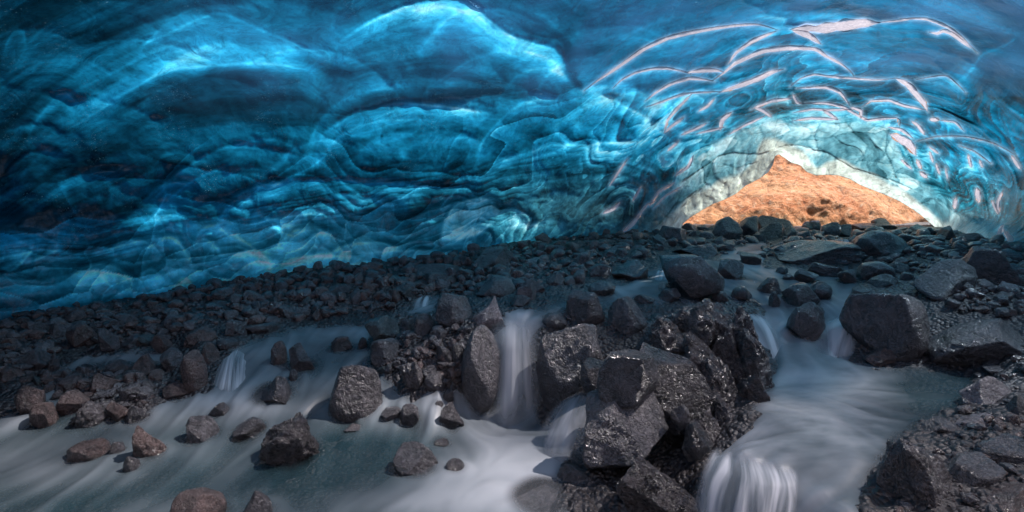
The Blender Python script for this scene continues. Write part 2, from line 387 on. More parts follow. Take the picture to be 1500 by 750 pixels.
# arch is real opening: elsewhere the wall is carried on below the ground
margin = np.where((lowx > 985) & (lowx < 1390), 0, 26.0)
def contactY(px, py): return float(hit(px, py)[1])
ctrl = []                                        # (direction, distance)
def cpt(px, py, Y):
    d = ray(px, py); s = Y/d[1]; l = np.linalg.norm(d); ctrl.append((d/l, s*l))
for (a, b) in CONTACT: 
    if a > -300: Yc = min(contactY(a, b), 12.4); cpt(a, b, Yc); cpt(a, b+30, Yc*1.01)
for (a, b) in ARCH[::2]: cpt(a, b, 12.8)
for (a, b) in CONTACT2[:5]: Yc = max(min(contactY(a, b), 12.5), 7.5); cpt(a, b, Yc); cpt(a, b+30, Yc)
for a, b, y in [(0, 350, 6.3), (200, 350, 7.2), (400, 335, 8.0), (600, 310, 8.8), (800, 295, 10), (920, 285, 11.2), (1000, 235, 11.9), (1065, 205, 11.6), (1130, 180, 11.3), (1250, 180, 11.3), (1310, 200, 11.2), (1400, 290, 11.1), (1440, 320, 10.2), (1500, 300, 8.2),
                (0, 220, 6.0), (200, 220, 6.8), (400, 220, 7.5), (700, 220, 8.6), (900, 200, 9.4), (1000, 170, 9.9), (1150, 140, 9.9), (1400, 200, 9.4), (1500, 200, 7.8),
                (0, 100, 5.3), (200, 100, 5.9), (400, 100, 6.5), (600, 100, 7.0), (800, 100, 7.4), (1000, 100, 8.2), (1150, 90, 8.6), (1300, 90, 8.2), (1500, 100, 6.8), (0, 0, 4.3), (400, 0, 5.2), (800, 0, 5.8), (1150, 0, 6.5), (1500, 0, 5.3), (-250, 200, 4.2), (-250, 0, 3.6), (1750, 200, 5.6), (1750, 0, 4.5)]:
    cpt(a, b, y)
for azd, eld, r in [(-75, -10, 4.6), (-75, 20, 4.2), (-120, -10, 4.5), (-120, 20, 4.2), (180, -10, 6), (180, 20, 5), (120, -10, 4.8), (120, 20, 4.3), (75, -10, 5.6), (75, 20, 5.0), (0, 50, 3.9), (90, 50, 3.3), (-90, 50, 3.1), (180, 50, 3.3), (0, 90, 2.7), (75, -25, 6), (-75, -25, 5), (180, -25, 6)]:
    a, e = math.radians(azd), math.radians(eld); ctrl.append((np.array([math.sin(a)*math.cos(e), math.cos(a)*math.cos(e), math.sin(e)]), r))
CX = np.array([c[0] for c in ctrl]); CR = np.array([c[1] for c in ctrl])
iw = rbf_fit(CX, CR, .004)

# folds traced along the ice: (points, painted light or dark tone, width above, width below, relief m)
FOLDS = [
 ([(60, 215), (130, 170), (200, 128), (250, 103), (300, 97), (400, 96), (490, 108)], .42, 34, 7, .10),
 ([(150, 102), (220, 62), (300, 27), (330, 22), (400, 50), (480, 86), (498, 92)], .22, 5, 42, .08),
 ([(35, 215), (50, 180), (75, 148), (95, 137), (125, 160)], .25, 5, 30, .05),
 ([(130, 195), (200, 150), (300, 112), (380, 106), (465, 120)], -.28, 4, 12, -.03),
 ([(150, 215), (230, 165), (320, 128), (460, 135)], -.16, 5, 10, -.03),
 ([(185, 330), (215, 290), (260, 255), (310, 225), (350, 215), (400, 222), (455, 234)], .30, 4, 30, .10),
 ([(200, 345), (240, 300), (290, 262), (350, 236)], .18, 4, 14, .04),
 ([(300, 312), (340, 292), (390, 272), (500, 266), (600, 272), (700, 276)], .20, 3, 10, .05),
 ([(290, 300), (340, 283), (390, 263), (500, 258), (640, 262)], -.22, 14, 3, -.03),
 ([(495, 64), (520, 45), (570, 20), (620, 3), (680, 3), (715, 30), (760, 58), (815, 74), (835, 108), (852, 135)], .50, 4, 40, .16),
 ([(590, 18), (650, 10), (700, 26), (720, 44)], .35, 8, 22, .0),
 ([(760, 70), (810, 90), (840, 128)], .40, 14, 20, .0),
 ([(458, 240), (462, 190), (468, 140), (482, 100), (497, 66)], -.08, 8, 18, .10),
 ([(480, 95), (560, 62), (640, 55), (700, 70), (790, 130)], -.22, 10, 18, -.04),
 ([(560, 120), (640, 105), (700, 120), (770, 150)], -.2, 10, 14, -.03),
 ([(460, 214), (490, 186), (540, 162), (600, 152), (680, 160), (745, 172)], .38, 3, 22, .10),
 ([(590, 153), (650, 155), (720, 165)], .25, 6, 12, 0),
 ([(470, 232), (500, 200), (560, 178), (640, 175)], .14, 3, 10, .03),
 ([(700, 250), (705, 215), (725, 185), (755, 160), (790, 147), (835, 143)], .30, 3, 20, .12),
 ([(700, 262), (740, 235), (800, 214), (850, 210), (930, 208), (975, 200)], .34, 3, 18, .08),
 ([(860, 132), (900, 148), (940, 168), (970, 195), (992, 216)], .40, 5, 36, .10),
 ([(895, 165), (915, 180), (935, 200)], -.45, 5, 7, -.04),
 ([(830, 95), (838, 112), (858, 132)], -.5, 5, 5, -.06),
 ([(828, 60), (835, 90), (850, 120)], -.3, 10, 6, -.05),
 ([(645, 350), (652, 325), (668, 302), (695, 292), (720, 297), (728, 315)], .60, 3, 30, .10),
 ([(640, 352), (690, 345), (725, 325)], .40, 16, 3, .05),
 ([(590, 345), (610, 315), (640, 285), (665, 250), (690, 230)], -.28, 12, 12, -.06),
 ([(0, 392), (20, 394), (48, 366)], .60, 22, 2, .06),
 ([(44, 384), (60, 378), (92, 364)], .55, 8, 2, .04),
 ([(285, 322), (320, 335), (355, 352), (385, 375), (402, 392)], .50, 9, 10, .06),
 ([(95, 412), (120, 394), (145, 388), (170, 393), (190, 408), (196, 428)], .32, 3, 16, .08),
 ([(155, 372), (178, 357), (200, 353), (222, 360), (238, 378)], .32, 3, 16, .07),
 ([(225, 352), (250, 348), (268, 365), (280, 385)], .34, 3, 14, .06),
 ([(280, 360), (300, 352), (322, 368)], .34, 3, 12, .05),
 ([(200, 405), (222, 395), (240, 412)], .3, 2, 12, .05), ([(252, 425), (270, 408), (286, 428)], .34, 2, 12, .05), ([(305, 365), (350, 362), (380, 376)], .26, 2, 12, .05),
 ([(195, 446), (220, 440), (240, 436)], .5, 6, 4, .02),
 ([(200, 442), (300, 426), (400, 403), (500, 391), (600, 380), (690, 372), (760, 356)], .22, 6, 6, .05),
 ([(400, 395), (440, 378), (500, 374), (540, 383)], .28, 3, 10, .05),
 ([(475, 378), (500, 362), (550, 356), (590, 362)], .34, 3, 12, .06),
 ([(520, 372), (580, 366), (620, 368), (690, 385)], .2, 3, 9, .05),
 ([(405, 360), (425, 340), (460, 334), (478, 350)], .34, 4, 16, .06),
 ([(790, 290), (820, 282), (855, 290)], .26, 3, 12, .05), ([(740, 300), (780, 292), (822, 296)], .24, 3, 12, .05),
 ([(760, 340), (800, 322), (822, 328), (826, 342)], .42, 4, 14, .05),
 ([(720, 340), (760, 330), (800, 332)], .3, 4, 8, .04),
 ([(1285, 200), (1330, 205), (1400, 208), (1490, 235)], -.35, 3, 12, -.05),
 ([(1400, 85), (1425, 95), (1440, 80), (1470, 70), (1495, 50)], .24, 3, 14, .06),
 ([(1390, 130), (1410, 118), (1430, 95)], .34, 14, 14, .06),
 ([(1415, 135), (1430, 138), (1450, 120), (1460, 90)], -.22, 10, 10, -.05),
 ([(0, 100), (12, 60), (24, 45), (35, 50), (38, 75)], .22, 2, 22, .02),
 ([(430, 258), (455, 245), (480, 225)], .45, 10, 10, .02),
 ([(0, 265), (120, 250), (240, 180)], -.2, 30, 25, -.04),
 ([(0, 330), (90, 300), (180, 275)], -.18, 20, 25, -.04),
 ([(60, 398), (110, 440), (200, 425)], -.18, 14, 18, -.05),
]
_r = random.Random(11)
for _ in range(64):
    x_, y_ = _r.uniform(20, 1000), _r.uniform(40, 385)
    if y_ > np.interp(x_, [0, 400, 800, 1000], [450, 395, 340, 200]): continue
    L_ = _r.uniform(35, 90)*(1.5 if y_ < 200 else .8); an_ = _r.uniform(-.45, .35)-.15; b_ = L_*_r.uniform(.18, .5)
    pts_ = [(x_+L_*u*math.cos(an_)+b_*(1-u*u)*math.sin(an_), y_+L_*u*math.sin(an_)-b_*(1-u*u)) for u in (-1, -.6, -.2, .2, .6, 1)]
    FOLDS.append((pts_, _r.uniform(.08, .30), 3.5, L_*_r.uniform(.12, .3), _r.uniform(.02, .07)))
for _ in range(26):
    x_, y_ = _r.uniform(20, 980), _r.uniform(120, 330); L_ = _r.uniform(60, 150)
    FOLDS.append(([(x_-L_, y_+_r.uniform(-4, 22)), (x_, y_), (x_+L_, y_+_r.uniform(-10, 10))], -_r.uniform(.12, .26), _r.uniform(5, 14), _r.uniform(4, 8), -.02))
RIDGE_GLINTS = [  # reflected light on the ridges, laid as pale ribbons: points, width px
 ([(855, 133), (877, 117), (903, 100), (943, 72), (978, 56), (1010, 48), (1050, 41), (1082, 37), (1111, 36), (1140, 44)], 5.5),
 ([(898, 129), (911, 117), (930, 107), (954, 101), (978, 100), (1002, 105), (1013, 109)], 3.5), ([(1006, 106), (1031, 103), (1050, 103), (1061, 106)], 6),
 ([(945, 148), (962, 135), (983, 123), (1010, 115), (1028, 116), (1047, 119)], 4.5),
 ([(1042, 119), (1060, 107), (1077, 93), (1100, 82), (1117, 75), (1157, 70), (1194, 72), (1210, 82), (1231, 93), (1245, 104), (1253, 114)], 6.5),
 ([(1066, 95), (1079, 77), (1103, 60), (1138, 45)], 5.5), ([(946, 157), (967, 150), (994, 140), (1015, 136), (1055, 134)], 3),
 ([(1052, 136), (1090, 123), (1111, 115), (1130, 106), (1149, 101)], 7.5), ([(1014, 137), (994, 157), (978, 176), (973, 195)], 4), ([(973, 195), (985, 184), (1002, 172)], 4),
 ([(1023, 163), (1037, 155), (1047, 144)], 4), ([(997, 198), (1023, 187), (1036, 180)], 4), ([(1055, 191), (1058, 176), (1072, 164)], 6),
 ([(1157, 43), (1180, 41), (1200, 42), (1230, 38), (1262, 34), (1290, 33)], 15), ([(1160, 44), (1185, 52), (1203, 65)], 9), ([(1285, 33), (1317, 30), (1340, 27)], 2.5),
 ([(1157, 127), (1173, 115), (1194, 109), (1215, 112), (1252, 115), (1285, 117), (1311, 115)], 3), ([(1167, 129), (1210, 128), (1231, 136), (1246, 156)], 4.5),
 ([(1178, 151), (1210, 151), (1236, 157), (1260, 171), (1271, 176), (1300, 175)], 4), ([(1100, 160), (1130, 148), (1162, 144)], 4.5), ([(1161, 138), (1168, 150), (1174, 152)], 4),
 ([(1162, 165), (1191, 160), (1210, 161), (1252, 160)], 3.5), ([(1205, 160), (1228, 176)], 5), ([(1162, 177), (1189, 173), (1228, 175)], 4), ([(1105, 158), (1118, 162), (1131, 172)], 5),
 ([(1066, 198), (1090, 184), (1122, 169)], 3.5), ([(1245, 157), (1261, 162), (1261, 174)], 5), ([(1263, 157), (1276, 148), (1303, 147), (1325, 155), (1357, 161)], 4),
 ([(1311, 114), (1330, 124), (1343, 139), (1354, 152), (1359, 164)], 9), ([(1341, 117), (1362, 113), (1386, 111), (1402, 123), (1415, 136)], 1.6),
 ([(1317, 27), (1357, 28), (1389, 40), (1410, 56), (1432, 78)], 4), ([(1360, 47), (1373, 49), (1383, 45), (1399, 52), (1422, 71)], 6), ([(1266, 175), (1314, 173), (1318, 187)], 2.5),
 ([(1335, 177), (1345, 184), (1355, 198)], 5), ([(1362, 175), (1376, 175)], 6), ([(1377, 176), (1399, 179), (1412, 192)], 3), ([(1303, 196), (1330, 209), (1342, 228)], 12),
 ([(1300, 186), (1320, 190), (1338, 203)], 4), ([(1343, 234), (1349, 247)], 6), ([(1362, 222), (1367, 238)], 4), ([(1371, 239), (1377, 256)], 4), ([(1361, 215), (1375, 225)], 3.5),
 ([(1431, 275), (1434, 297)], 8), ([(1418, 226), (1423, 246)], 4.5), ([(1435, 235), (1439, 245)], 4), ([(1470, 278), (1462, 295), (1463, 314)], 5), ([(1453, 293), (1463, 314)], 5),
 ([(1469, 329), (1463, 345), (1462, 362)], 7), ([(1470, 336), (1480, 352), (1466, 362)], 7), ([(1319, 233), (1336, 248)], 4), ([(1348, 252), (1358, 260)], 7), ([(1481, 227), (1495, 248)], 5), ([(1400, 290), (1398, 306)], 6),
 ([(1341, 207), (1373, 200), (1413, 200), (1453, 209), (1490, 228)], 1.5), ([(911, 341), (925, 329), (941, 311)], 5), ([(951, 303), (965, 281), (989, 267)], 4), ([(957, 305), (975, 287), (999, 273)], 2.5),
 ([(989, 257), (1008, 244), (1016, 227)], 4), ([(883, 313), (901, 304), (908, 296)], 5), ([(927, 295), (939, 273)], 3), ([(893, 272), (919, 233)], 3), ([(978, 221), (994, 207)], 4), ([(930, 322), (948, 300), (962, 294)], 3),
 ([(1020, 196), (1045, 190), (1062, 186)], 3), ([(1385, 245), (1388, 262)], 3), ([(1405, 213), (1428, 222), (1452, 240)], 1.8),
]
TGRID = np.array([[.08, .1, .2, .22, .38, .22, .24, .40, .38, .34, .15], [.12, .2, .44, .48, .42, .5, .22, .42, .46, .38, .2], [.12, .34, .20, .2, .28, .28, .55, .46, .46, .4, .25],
                  [.13, .2, .22, .38, .33, .38, .6, .52, .55, .45, .33], [.13, .18, .28, .36, .33, .36, .42, .46, .48, .45, .35], [.30, .28, .42, .45, .42, .42, .40, .45, .5, .5, .4], [.12, .38, .45, .45, .42, .4, .4, .45, .5, .5, .4]])  # ice brightness, lighting included, put into the tint
BAND = [(1002, 262), (1022, 232), (1048, 212), (1080, 192), (1128, 178), (1160, 184), (1200, 180), (1262, 178), (1300, 188), (1316, 230), (1345, 265), (1390, 300), (1440, 330), (1462, 372), (1380, 360), (1000, 350), (930, 348)]
BANDLINES = [([(1000, 264), (1030, 246), (1052, 229), (1075, 222), (1100, 226), (1130, 221), (1150, 211), (1182, 215), (1215, 225), (1252, 246), (1290, 258), (1335, 276)], 1), ([(1003, 240), (1040, 214), (1078, 192), (1128, 179), (1200, 181), (1262, 178), (1305, 192), (1322, 225)], .8),
 ([(1082, 190), (1070, 210), (1060, 224)], .7), ([(1150, 218), (1172, 205), (1196, 206)], .7), ([(1240, 181), (1256, 200), (1270, 212), (1262, 236)], .7), ([(1200, 182), (1192, 200), (1200, 222)], .6), ([(1110, 183), (1120, 200), (1110, 222)], .6), ([(1300, 190), (1296, 220), (1312, 258)], .8),
 ([(1000, 300), (1030, 275), (1040, 250)], .6), ([(960, 335), (990, 300), (1020, 280)], .7), ([(1340, 300), (1372, 290), (1390, 305)], .6), ([(1380, 330), (1400, 310), (1430, 325)], .6), ([(1310, 260), (1345, 262), (1385, 285)], .6), ([(1162, 222), (1160, 238)], .5), ([(1225, 232), (1222, 254)], .5), ([(1275, 256), (1280, 276)], .5), ([(1095, 226), (1090, 250), (1075, 275)], .5), ([(1060, 240), (1080, 246), (1110, 236)], .5)]
def ice_field(D):
    """D unit directions (n,3) -> distance from the cave's centre, tint colour"""
    r = rbf_eval(CX, iw, D)
    pos = D*r[:, None]
    px, py, w = project(D*5+CAM)
    front = (w > .5)*smooth(-350, -60, px)*smooth(1850, 1560, px)*smooth(-260, -60, py)
    px = np.where(w > .5, px, 9e3); py = np.where(w > .5, py, 9e3)
    wob = fbm(pos*.55, 3, 60)
    # domain warped scallops, larger overhead, smaller near the ground and the mouth
    wx = 60*fbm(pos*.5, 3, 61); wy = 34*fbm(pos*.5, 3, 62)
    lowd = np.clip(np.interp(px, lowx, lowy)-py, 0, 400)
    arc = .0016*np.clip(px-750, -400, 400)
    px2 = np.where(np.abs(px) < 3e3, px+wx, pos[:, 0]*160); py2 = np.where(np.abs(px) < 3e3, py+wy+arc*(px-750)*.1, pos[:, 1]*160)
    relief = np.zeros(len(D)); tone = np.zeros(len(D))
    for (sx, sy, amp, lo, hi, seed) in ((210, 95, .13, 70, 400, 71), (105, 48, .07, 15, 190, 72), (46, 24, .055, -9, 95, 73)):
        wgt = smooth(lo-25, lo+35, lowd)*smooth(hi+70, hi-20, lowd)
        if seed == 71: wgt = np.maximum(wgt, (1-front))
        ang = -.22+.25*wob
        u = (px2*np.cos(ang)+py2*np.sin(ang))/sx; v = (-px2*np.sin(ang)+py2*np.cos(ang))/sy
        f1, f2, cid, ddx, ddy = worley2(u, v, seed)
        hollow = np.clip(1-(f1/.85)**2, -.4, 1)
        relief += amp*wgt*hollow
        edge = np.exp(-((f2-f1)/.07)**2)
        tone += wgt*((.0 if seed == 71 else .12)*(cid-.45)+(.10 if seed == 71 else .48)*ddy*-1*np.clip(1-f1*.5, 0, 1)+(0 if seed == 71 else .20)*edge*(cid > .35))  # hollows shaded in the tone: bright top, dark bottom, bright edges
    nrm = np.ones(len(D)); streak = np.zeros(len(D))
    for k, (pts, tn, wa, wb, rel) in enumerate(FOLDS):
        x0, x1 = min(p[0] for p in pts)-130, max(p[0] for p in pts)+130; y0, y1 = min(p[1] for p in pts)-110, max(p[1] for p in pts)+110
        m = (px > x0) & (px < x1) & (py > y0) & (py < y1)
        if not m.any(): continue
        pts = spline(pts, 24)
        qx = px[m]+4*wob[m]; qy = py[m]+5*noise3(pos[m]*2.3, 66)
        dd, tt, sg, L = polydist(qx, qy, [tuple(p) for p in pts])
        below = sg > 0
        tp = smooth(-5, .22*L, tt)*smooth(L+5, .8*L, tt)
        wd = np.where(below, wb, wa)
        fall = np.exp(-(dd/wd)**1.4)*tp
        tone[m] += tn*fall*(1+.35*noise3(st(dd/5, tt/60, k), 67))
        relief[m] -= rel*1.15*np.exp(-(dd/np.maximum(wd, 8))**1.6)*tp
        tone[m] += (.20 if k < 56 else .07)*np.exp(-(dd/2.4)**2)*tp*(tn > 0)*(.6+1.2*noise3(st(tt/30, k), 59))  # highlight along each fold crest painted into the tone
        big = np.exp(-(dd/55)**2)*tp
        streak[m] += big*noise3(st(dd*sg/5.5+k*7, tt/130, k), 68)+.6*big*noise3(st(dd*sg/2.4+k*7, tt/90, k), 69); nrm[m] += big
    # general streaks where no fold rules
    ww = 9*wob
    q1, q2, q3, q0 = py-.00104*(px-400)**2, py-.0015*(px-650)**2, py-.0008*(px-1190)**2, (py-np.interp(px, lowx, lowy))
    a2 = smooth(440, 520, px+20*wob); a3 = smooth(800, 900, px+20*wob); a0 = smooth(150, 60, lowd)*smooth(1050, 900, px)
    qq = (q1*(1-a2)+q2*a2)*(1-a3)+q3*a3; qq = qq*(1-a0)+q0*a0+ww+7*noise3(pos*1.4, 82)*2
    gs = 1.1*noise3(st(qq/34, px/260, 4), 78)+noise3(st(qq/15, px/200, 1), 79)*1.1+.45*noise3(st(qq/6, px/110, 0), 80)+.2*noise3(st(qq/2.6, px/60, 0), 81)
    gs = gs*(.55+1.3*np.clip(.35+noise3(pos*.8, 86)*1.6, 0, 1))
    gs = np.where(np.abs(px) < 3e3, gs, 0)
    tone += .40*streak/nrm+.46*gs*(.45+.55/nrm)
    tone += .26*fbm(pos*1.1, 4, 83)+.10*fbm(pos*5, 3, 84)
    glintd = np.full(len(D), 99.0)
    for pts, wpx in RIDGE_GLINTS:
        x0, x1 = min(p[0] for p in pts)-60, max(p[0] for p in pts)+60; y0, y1 = min(p[1] for p in pts)-60, max(p[1] for p in pts)+60
        m = (px > x0) & (px < x1) & (py > y0) & (py < y1)
        if not m.any(): continue
        dd, tt, sg, L = polydist(px[m], py[m], pts)
        tp = smooth(-2, .2*L, tt)*smooth(L+2, .8*L, tt)
        relief[m] -= .02*np.exp(-(dd/9)**2)*tp
        tone[m] += tp*np.where(sg > 0, .30*np.exp(-(dd/20)**1.2), -.04*np.exp(-(dd/14)**2))+.25*np.exp(-(dd/3.5)**2)*tp**.3  # light and dark sides of each ridge glint put into the tone
        glintd[m] = np.minimum(glintd[m], dd-(wpx*.50*tp-.2))
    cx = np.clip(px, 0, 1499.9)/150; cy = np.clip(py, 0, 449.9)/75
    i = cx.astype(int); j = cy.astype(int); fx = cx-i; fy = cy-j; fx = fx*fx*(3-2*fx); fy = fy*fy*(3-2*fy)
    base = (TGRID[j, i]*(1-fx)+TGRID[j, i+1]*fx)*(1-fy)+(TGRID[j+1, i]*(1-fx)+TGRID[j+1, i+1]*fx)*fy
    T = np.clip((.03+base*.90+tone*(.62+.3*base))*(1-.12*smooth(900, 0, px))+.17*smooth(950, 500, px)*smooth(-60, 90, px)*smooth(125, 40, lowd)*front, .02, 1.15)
    # arch zone
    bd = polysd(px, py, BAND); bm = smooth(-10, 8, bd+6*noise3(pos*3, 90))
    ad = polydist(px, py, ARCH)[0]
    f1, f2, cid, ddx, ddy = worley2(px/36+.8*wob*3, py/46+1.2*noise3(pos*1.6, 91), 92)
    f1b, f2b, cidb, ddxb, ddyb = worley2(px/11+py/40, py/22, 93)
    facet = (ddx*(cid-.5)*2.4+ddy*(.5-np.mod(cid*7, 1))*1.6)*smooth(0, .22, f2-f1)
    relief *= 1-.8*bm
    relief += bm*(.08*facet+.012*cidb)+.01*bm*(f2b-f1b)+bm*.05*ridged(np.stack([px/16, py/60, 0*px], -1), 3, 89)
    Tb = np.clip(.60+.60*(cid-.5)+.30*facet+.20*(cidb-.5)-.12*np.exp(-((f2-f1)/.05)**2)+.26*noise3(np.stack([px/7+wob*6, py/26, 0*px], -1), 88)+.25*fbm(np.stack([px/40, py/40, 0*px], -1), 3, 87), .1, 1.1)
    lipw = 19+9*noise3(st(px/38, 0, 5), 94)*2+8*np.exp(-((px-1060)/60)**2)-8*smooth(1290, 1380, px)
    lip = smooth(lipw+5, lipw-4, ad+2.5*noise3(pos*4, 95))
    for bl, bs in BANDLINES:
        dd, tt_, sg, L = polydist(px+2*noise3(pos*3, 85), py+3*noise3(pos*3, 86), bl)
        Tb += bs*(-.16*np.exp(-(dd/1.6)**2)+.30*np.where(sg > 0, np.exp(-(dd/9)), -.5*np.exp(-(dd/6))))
        relief += bm*.05*bs*np.where(sg > 0, -np.exp(-dd/7), 0)
    Tb = np.clip(Tb, .05, 1.15)
    def ramp(T, cols):
        k = np.clip(T, 0, 1.19)*(len(cols)-1)/1.2; n = k.astype(int); f = (k-n)[:, None]; c = np.array(cols)
        return c[n]*(1-f)+c[n+1]*f
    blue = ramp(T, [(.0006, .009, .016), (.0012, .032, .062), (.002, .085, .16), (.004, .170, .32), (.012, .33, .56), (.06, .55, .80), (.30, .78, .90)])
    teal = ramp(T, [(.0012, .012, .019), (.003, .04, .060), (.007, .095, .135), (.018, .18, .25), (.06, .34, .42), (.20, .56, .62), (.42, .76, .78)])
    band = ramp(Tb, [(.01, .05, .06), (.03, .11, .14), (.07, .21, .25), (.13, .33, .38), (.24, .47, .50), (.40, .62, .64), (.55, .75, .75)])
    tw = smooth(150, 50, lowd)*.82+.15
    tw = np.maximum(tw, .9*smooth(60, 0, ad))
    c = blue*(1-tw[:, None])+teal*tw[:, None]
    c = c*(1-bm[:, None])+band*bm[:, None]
    # dirty grey-green ice left of the mouth
    g = np.exp(-((px-880)/120)**2-((py-310)/38)**2)*.55
    c = c*(1-g[:, None])+g[:, None]*np.array([.05, .12, .14])*(.5+T[:, None])
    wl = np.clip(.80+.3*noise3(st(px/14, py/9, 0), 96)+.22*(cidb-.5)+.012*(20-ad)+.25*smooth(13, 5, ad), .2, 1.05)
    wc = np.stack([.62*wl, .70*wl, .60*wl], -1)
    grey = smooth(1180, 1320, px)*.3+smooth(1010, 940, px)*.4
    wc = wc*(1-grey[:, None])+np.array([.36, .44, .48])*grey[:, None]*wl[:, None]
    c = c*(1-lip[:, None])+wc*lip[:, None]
    relief += .04*lip*(cidb-.4)
    halo = (.45*np.exp(-(np.clip(glintd, 0, 99)/2.2)**1.3))[:, None]  # pale glow around the ridge glints mixed into the tint
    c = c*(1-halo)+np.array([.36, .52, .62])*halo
    # unseen ice behind the camera, made pale to throw fill light inside
    rear = smooth(.25, -.25, D[:, 1])
    rc = np.array(FILL_L)*(smooth(.3, -.3, D[:, 0])[:, None])+np.array(FILL_R)*(smooth(-.3, .3, D[:, 0])[:, None])
    c = c*(1-rear[:, None])+rc*rear[:, None]
    r = r+relief*np.clip(r/9, .35, 1)+.10*fbm(pos*1.3, 4, 97)*np.clip(r/9, .3, 1)*(1-.6*bm)+.02*fbm(pos*6, 3, 98)
    gain = 1+1.5*smooth(900, 250, px)*smooth(150, 20, lowd)*front+.25*smooth(900, 300, px)*front  # lighter colour at lower left, in place of missing backlight
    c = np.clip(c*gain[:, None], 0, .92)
    clr = CLEAR*(.6+1.6*np.clip(fbm(pos*.9, 3, 140)+.25, 0, 1))  # clearness added so direct sun reaches the rocks, strongest out of view
    over = np.maximum(smooth(-8, -90, py), smooth(1510, 1640, px)*smooth(.10, .28, D[:, 2]))*(w > .5)+(w <= .5)*smooth(.3, .5, D[:, 2]); over = np.clip(over, 0, 1)
    clr = clr*(1-rear)*np.maximum(smooth(195, 95, py)*smooth(120, 420, px), over)*np.maximum(smooth(40, 260, ad), over)*(.66+1.54*over)
    rk = smooth(.4, -.6, glintd)
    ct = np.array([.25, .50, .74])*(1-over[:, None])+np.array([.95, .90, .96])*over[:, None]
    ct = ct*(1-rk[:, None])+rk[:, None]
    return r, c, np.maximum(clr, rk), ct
FILL_L = (.72, .76, .82); FILL_R = (.92, .74, .74); CLEAR = .24
def dir_of(px, py):
    d = ray(px, py); return d/np.linalg.norm(d, axis=-1, keepdims=True)
def ice_point(px, py, off=0.0):
    D = dir_of(np.asarray(px, float), np.asarray(py, float)); r = ice_field(D)[0]
    return CAM+D*(r-off)[:, None]
fx_ = np.arange(-60, 1562, 1.7)
dl = dir_of(fx_, np.interp(fx_, lowx, lowy+margin))
az_f = np.arctan2(dl[:, 0], dl[:, 1]); el_f = np.arcsin(dl[:, 2])
nco = 90
az_c = np.linspace(az_f[-1], az_f[0]+2*np.pi, nco+2)[1:-1]; tt = np.linspace(0, 1, nco+2)[1:-1]
el_c = el_f[-1]*(1-tt)+el_f[0]*tt; el_c = el_c-math.radians(14)*np.sin(np.pi*tt)
azs = np.concatenate([az_f, az_c]); els = np.concatenate([el_f, el_c]); nc = len(azs)
s = np.concatenate([np.linspace(0, 1, 372)[:-1], 1+np.linspace(0, 1, 40)**1.2])    # 0..1 up to 27 deg, 1..2 up to the zenith
EL = np.where(s[:, None] <= 1, els[None]+(math.radians(27)-els[None])*s[:, None], math.radians(27)+(math.radians(89.5)-math.radians(27))*(s[:, None]-1))
AZ = np.broadcast_to(azs[None], EL.shape)
D = np.stack([np.sin(AZ)*np.cos(EL), np.cos(AZ)*np.cos(EL), np.sin(EL)], -1).reshape(-1, 3)
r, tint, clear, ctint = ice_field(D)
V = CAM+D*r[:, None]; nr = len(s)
Q = gridq(nr, nc, 0, True); mi = np.zeros(len(Q), int)
# outer face of the glacier, further out, joined to the inner face along the bottom edge (the mouth's thick edge)
dm = D.reshape(nr, nc, 3)[::12]; rm = r.reshape(nr, nc)[::12]
k_ = len(dm)
ro = rm*1.05+.45; vo = CAM+dm*ro[..., None]
lipY = np.linspace(1, 0, k_)[:, None]**3
vo[..., 2] += .22*(1-np.exp(-np.arange(k_)[:, None]/1.5))
off = len(V); V = np.vstack([V, vo.reshape(-1, 3)])
Qo = gridq(k_, nc, off, True); c0 = np.arange(nc); c1 = (c0+1) % nc
Qe = np.stack([c0, c1, off+c1, off+c0], -1)
wt = np.tile([[.62, .68, .6]], (len(vo.reshape(-1, 3)), 1))
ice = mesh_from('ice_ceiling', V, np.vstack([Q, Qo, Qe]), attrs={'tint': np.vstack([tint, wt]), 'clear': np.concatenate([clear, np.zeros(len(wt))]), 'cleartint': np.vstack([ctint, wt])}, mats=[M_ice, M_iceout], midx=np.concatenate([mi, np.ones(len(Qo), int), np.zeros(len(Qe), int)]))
tag(ice, 'blue scalloped glacier ice arching over the stream as the cave roof and walls', 'ice cave', kind='structure')
for ri, (pts, wpx) in enumerate(RIDGE_GLINTS):
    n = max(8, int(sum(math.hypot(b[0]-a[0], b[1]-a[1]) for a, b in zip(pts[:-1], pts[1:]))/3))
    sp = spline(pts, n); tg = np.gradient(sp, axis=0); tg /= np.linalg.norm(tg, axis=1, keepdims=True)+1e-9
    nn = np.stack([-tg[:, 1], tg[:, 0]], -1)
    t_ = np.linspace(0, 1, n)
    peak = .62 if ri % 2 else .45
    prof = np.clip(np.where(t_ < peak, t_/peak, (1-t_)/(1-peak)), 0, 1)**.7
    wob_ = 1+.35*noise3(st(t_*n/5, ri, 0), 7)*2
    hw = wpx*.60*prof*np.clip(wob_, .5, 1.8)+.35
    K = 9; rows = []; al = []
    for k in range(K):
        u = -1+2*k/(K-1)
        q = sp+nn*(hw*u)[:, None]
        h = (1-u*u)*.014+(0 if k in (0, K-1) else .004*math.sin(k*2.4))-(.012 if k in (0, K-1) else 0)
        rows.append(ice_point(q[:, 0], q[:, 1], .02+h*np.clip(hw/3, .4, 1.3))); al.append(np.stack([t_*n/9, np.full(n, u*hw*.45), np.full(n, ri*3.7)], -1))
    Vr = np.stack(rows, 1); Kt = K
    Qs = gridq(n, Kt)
    o = mesh_from('ridge_glint', Vr.reshape(-1, 3), Qs, attrs={'along': np.stack(al, 1).reshape(-1, 3)}, mats=[M_glint], parent=ice)
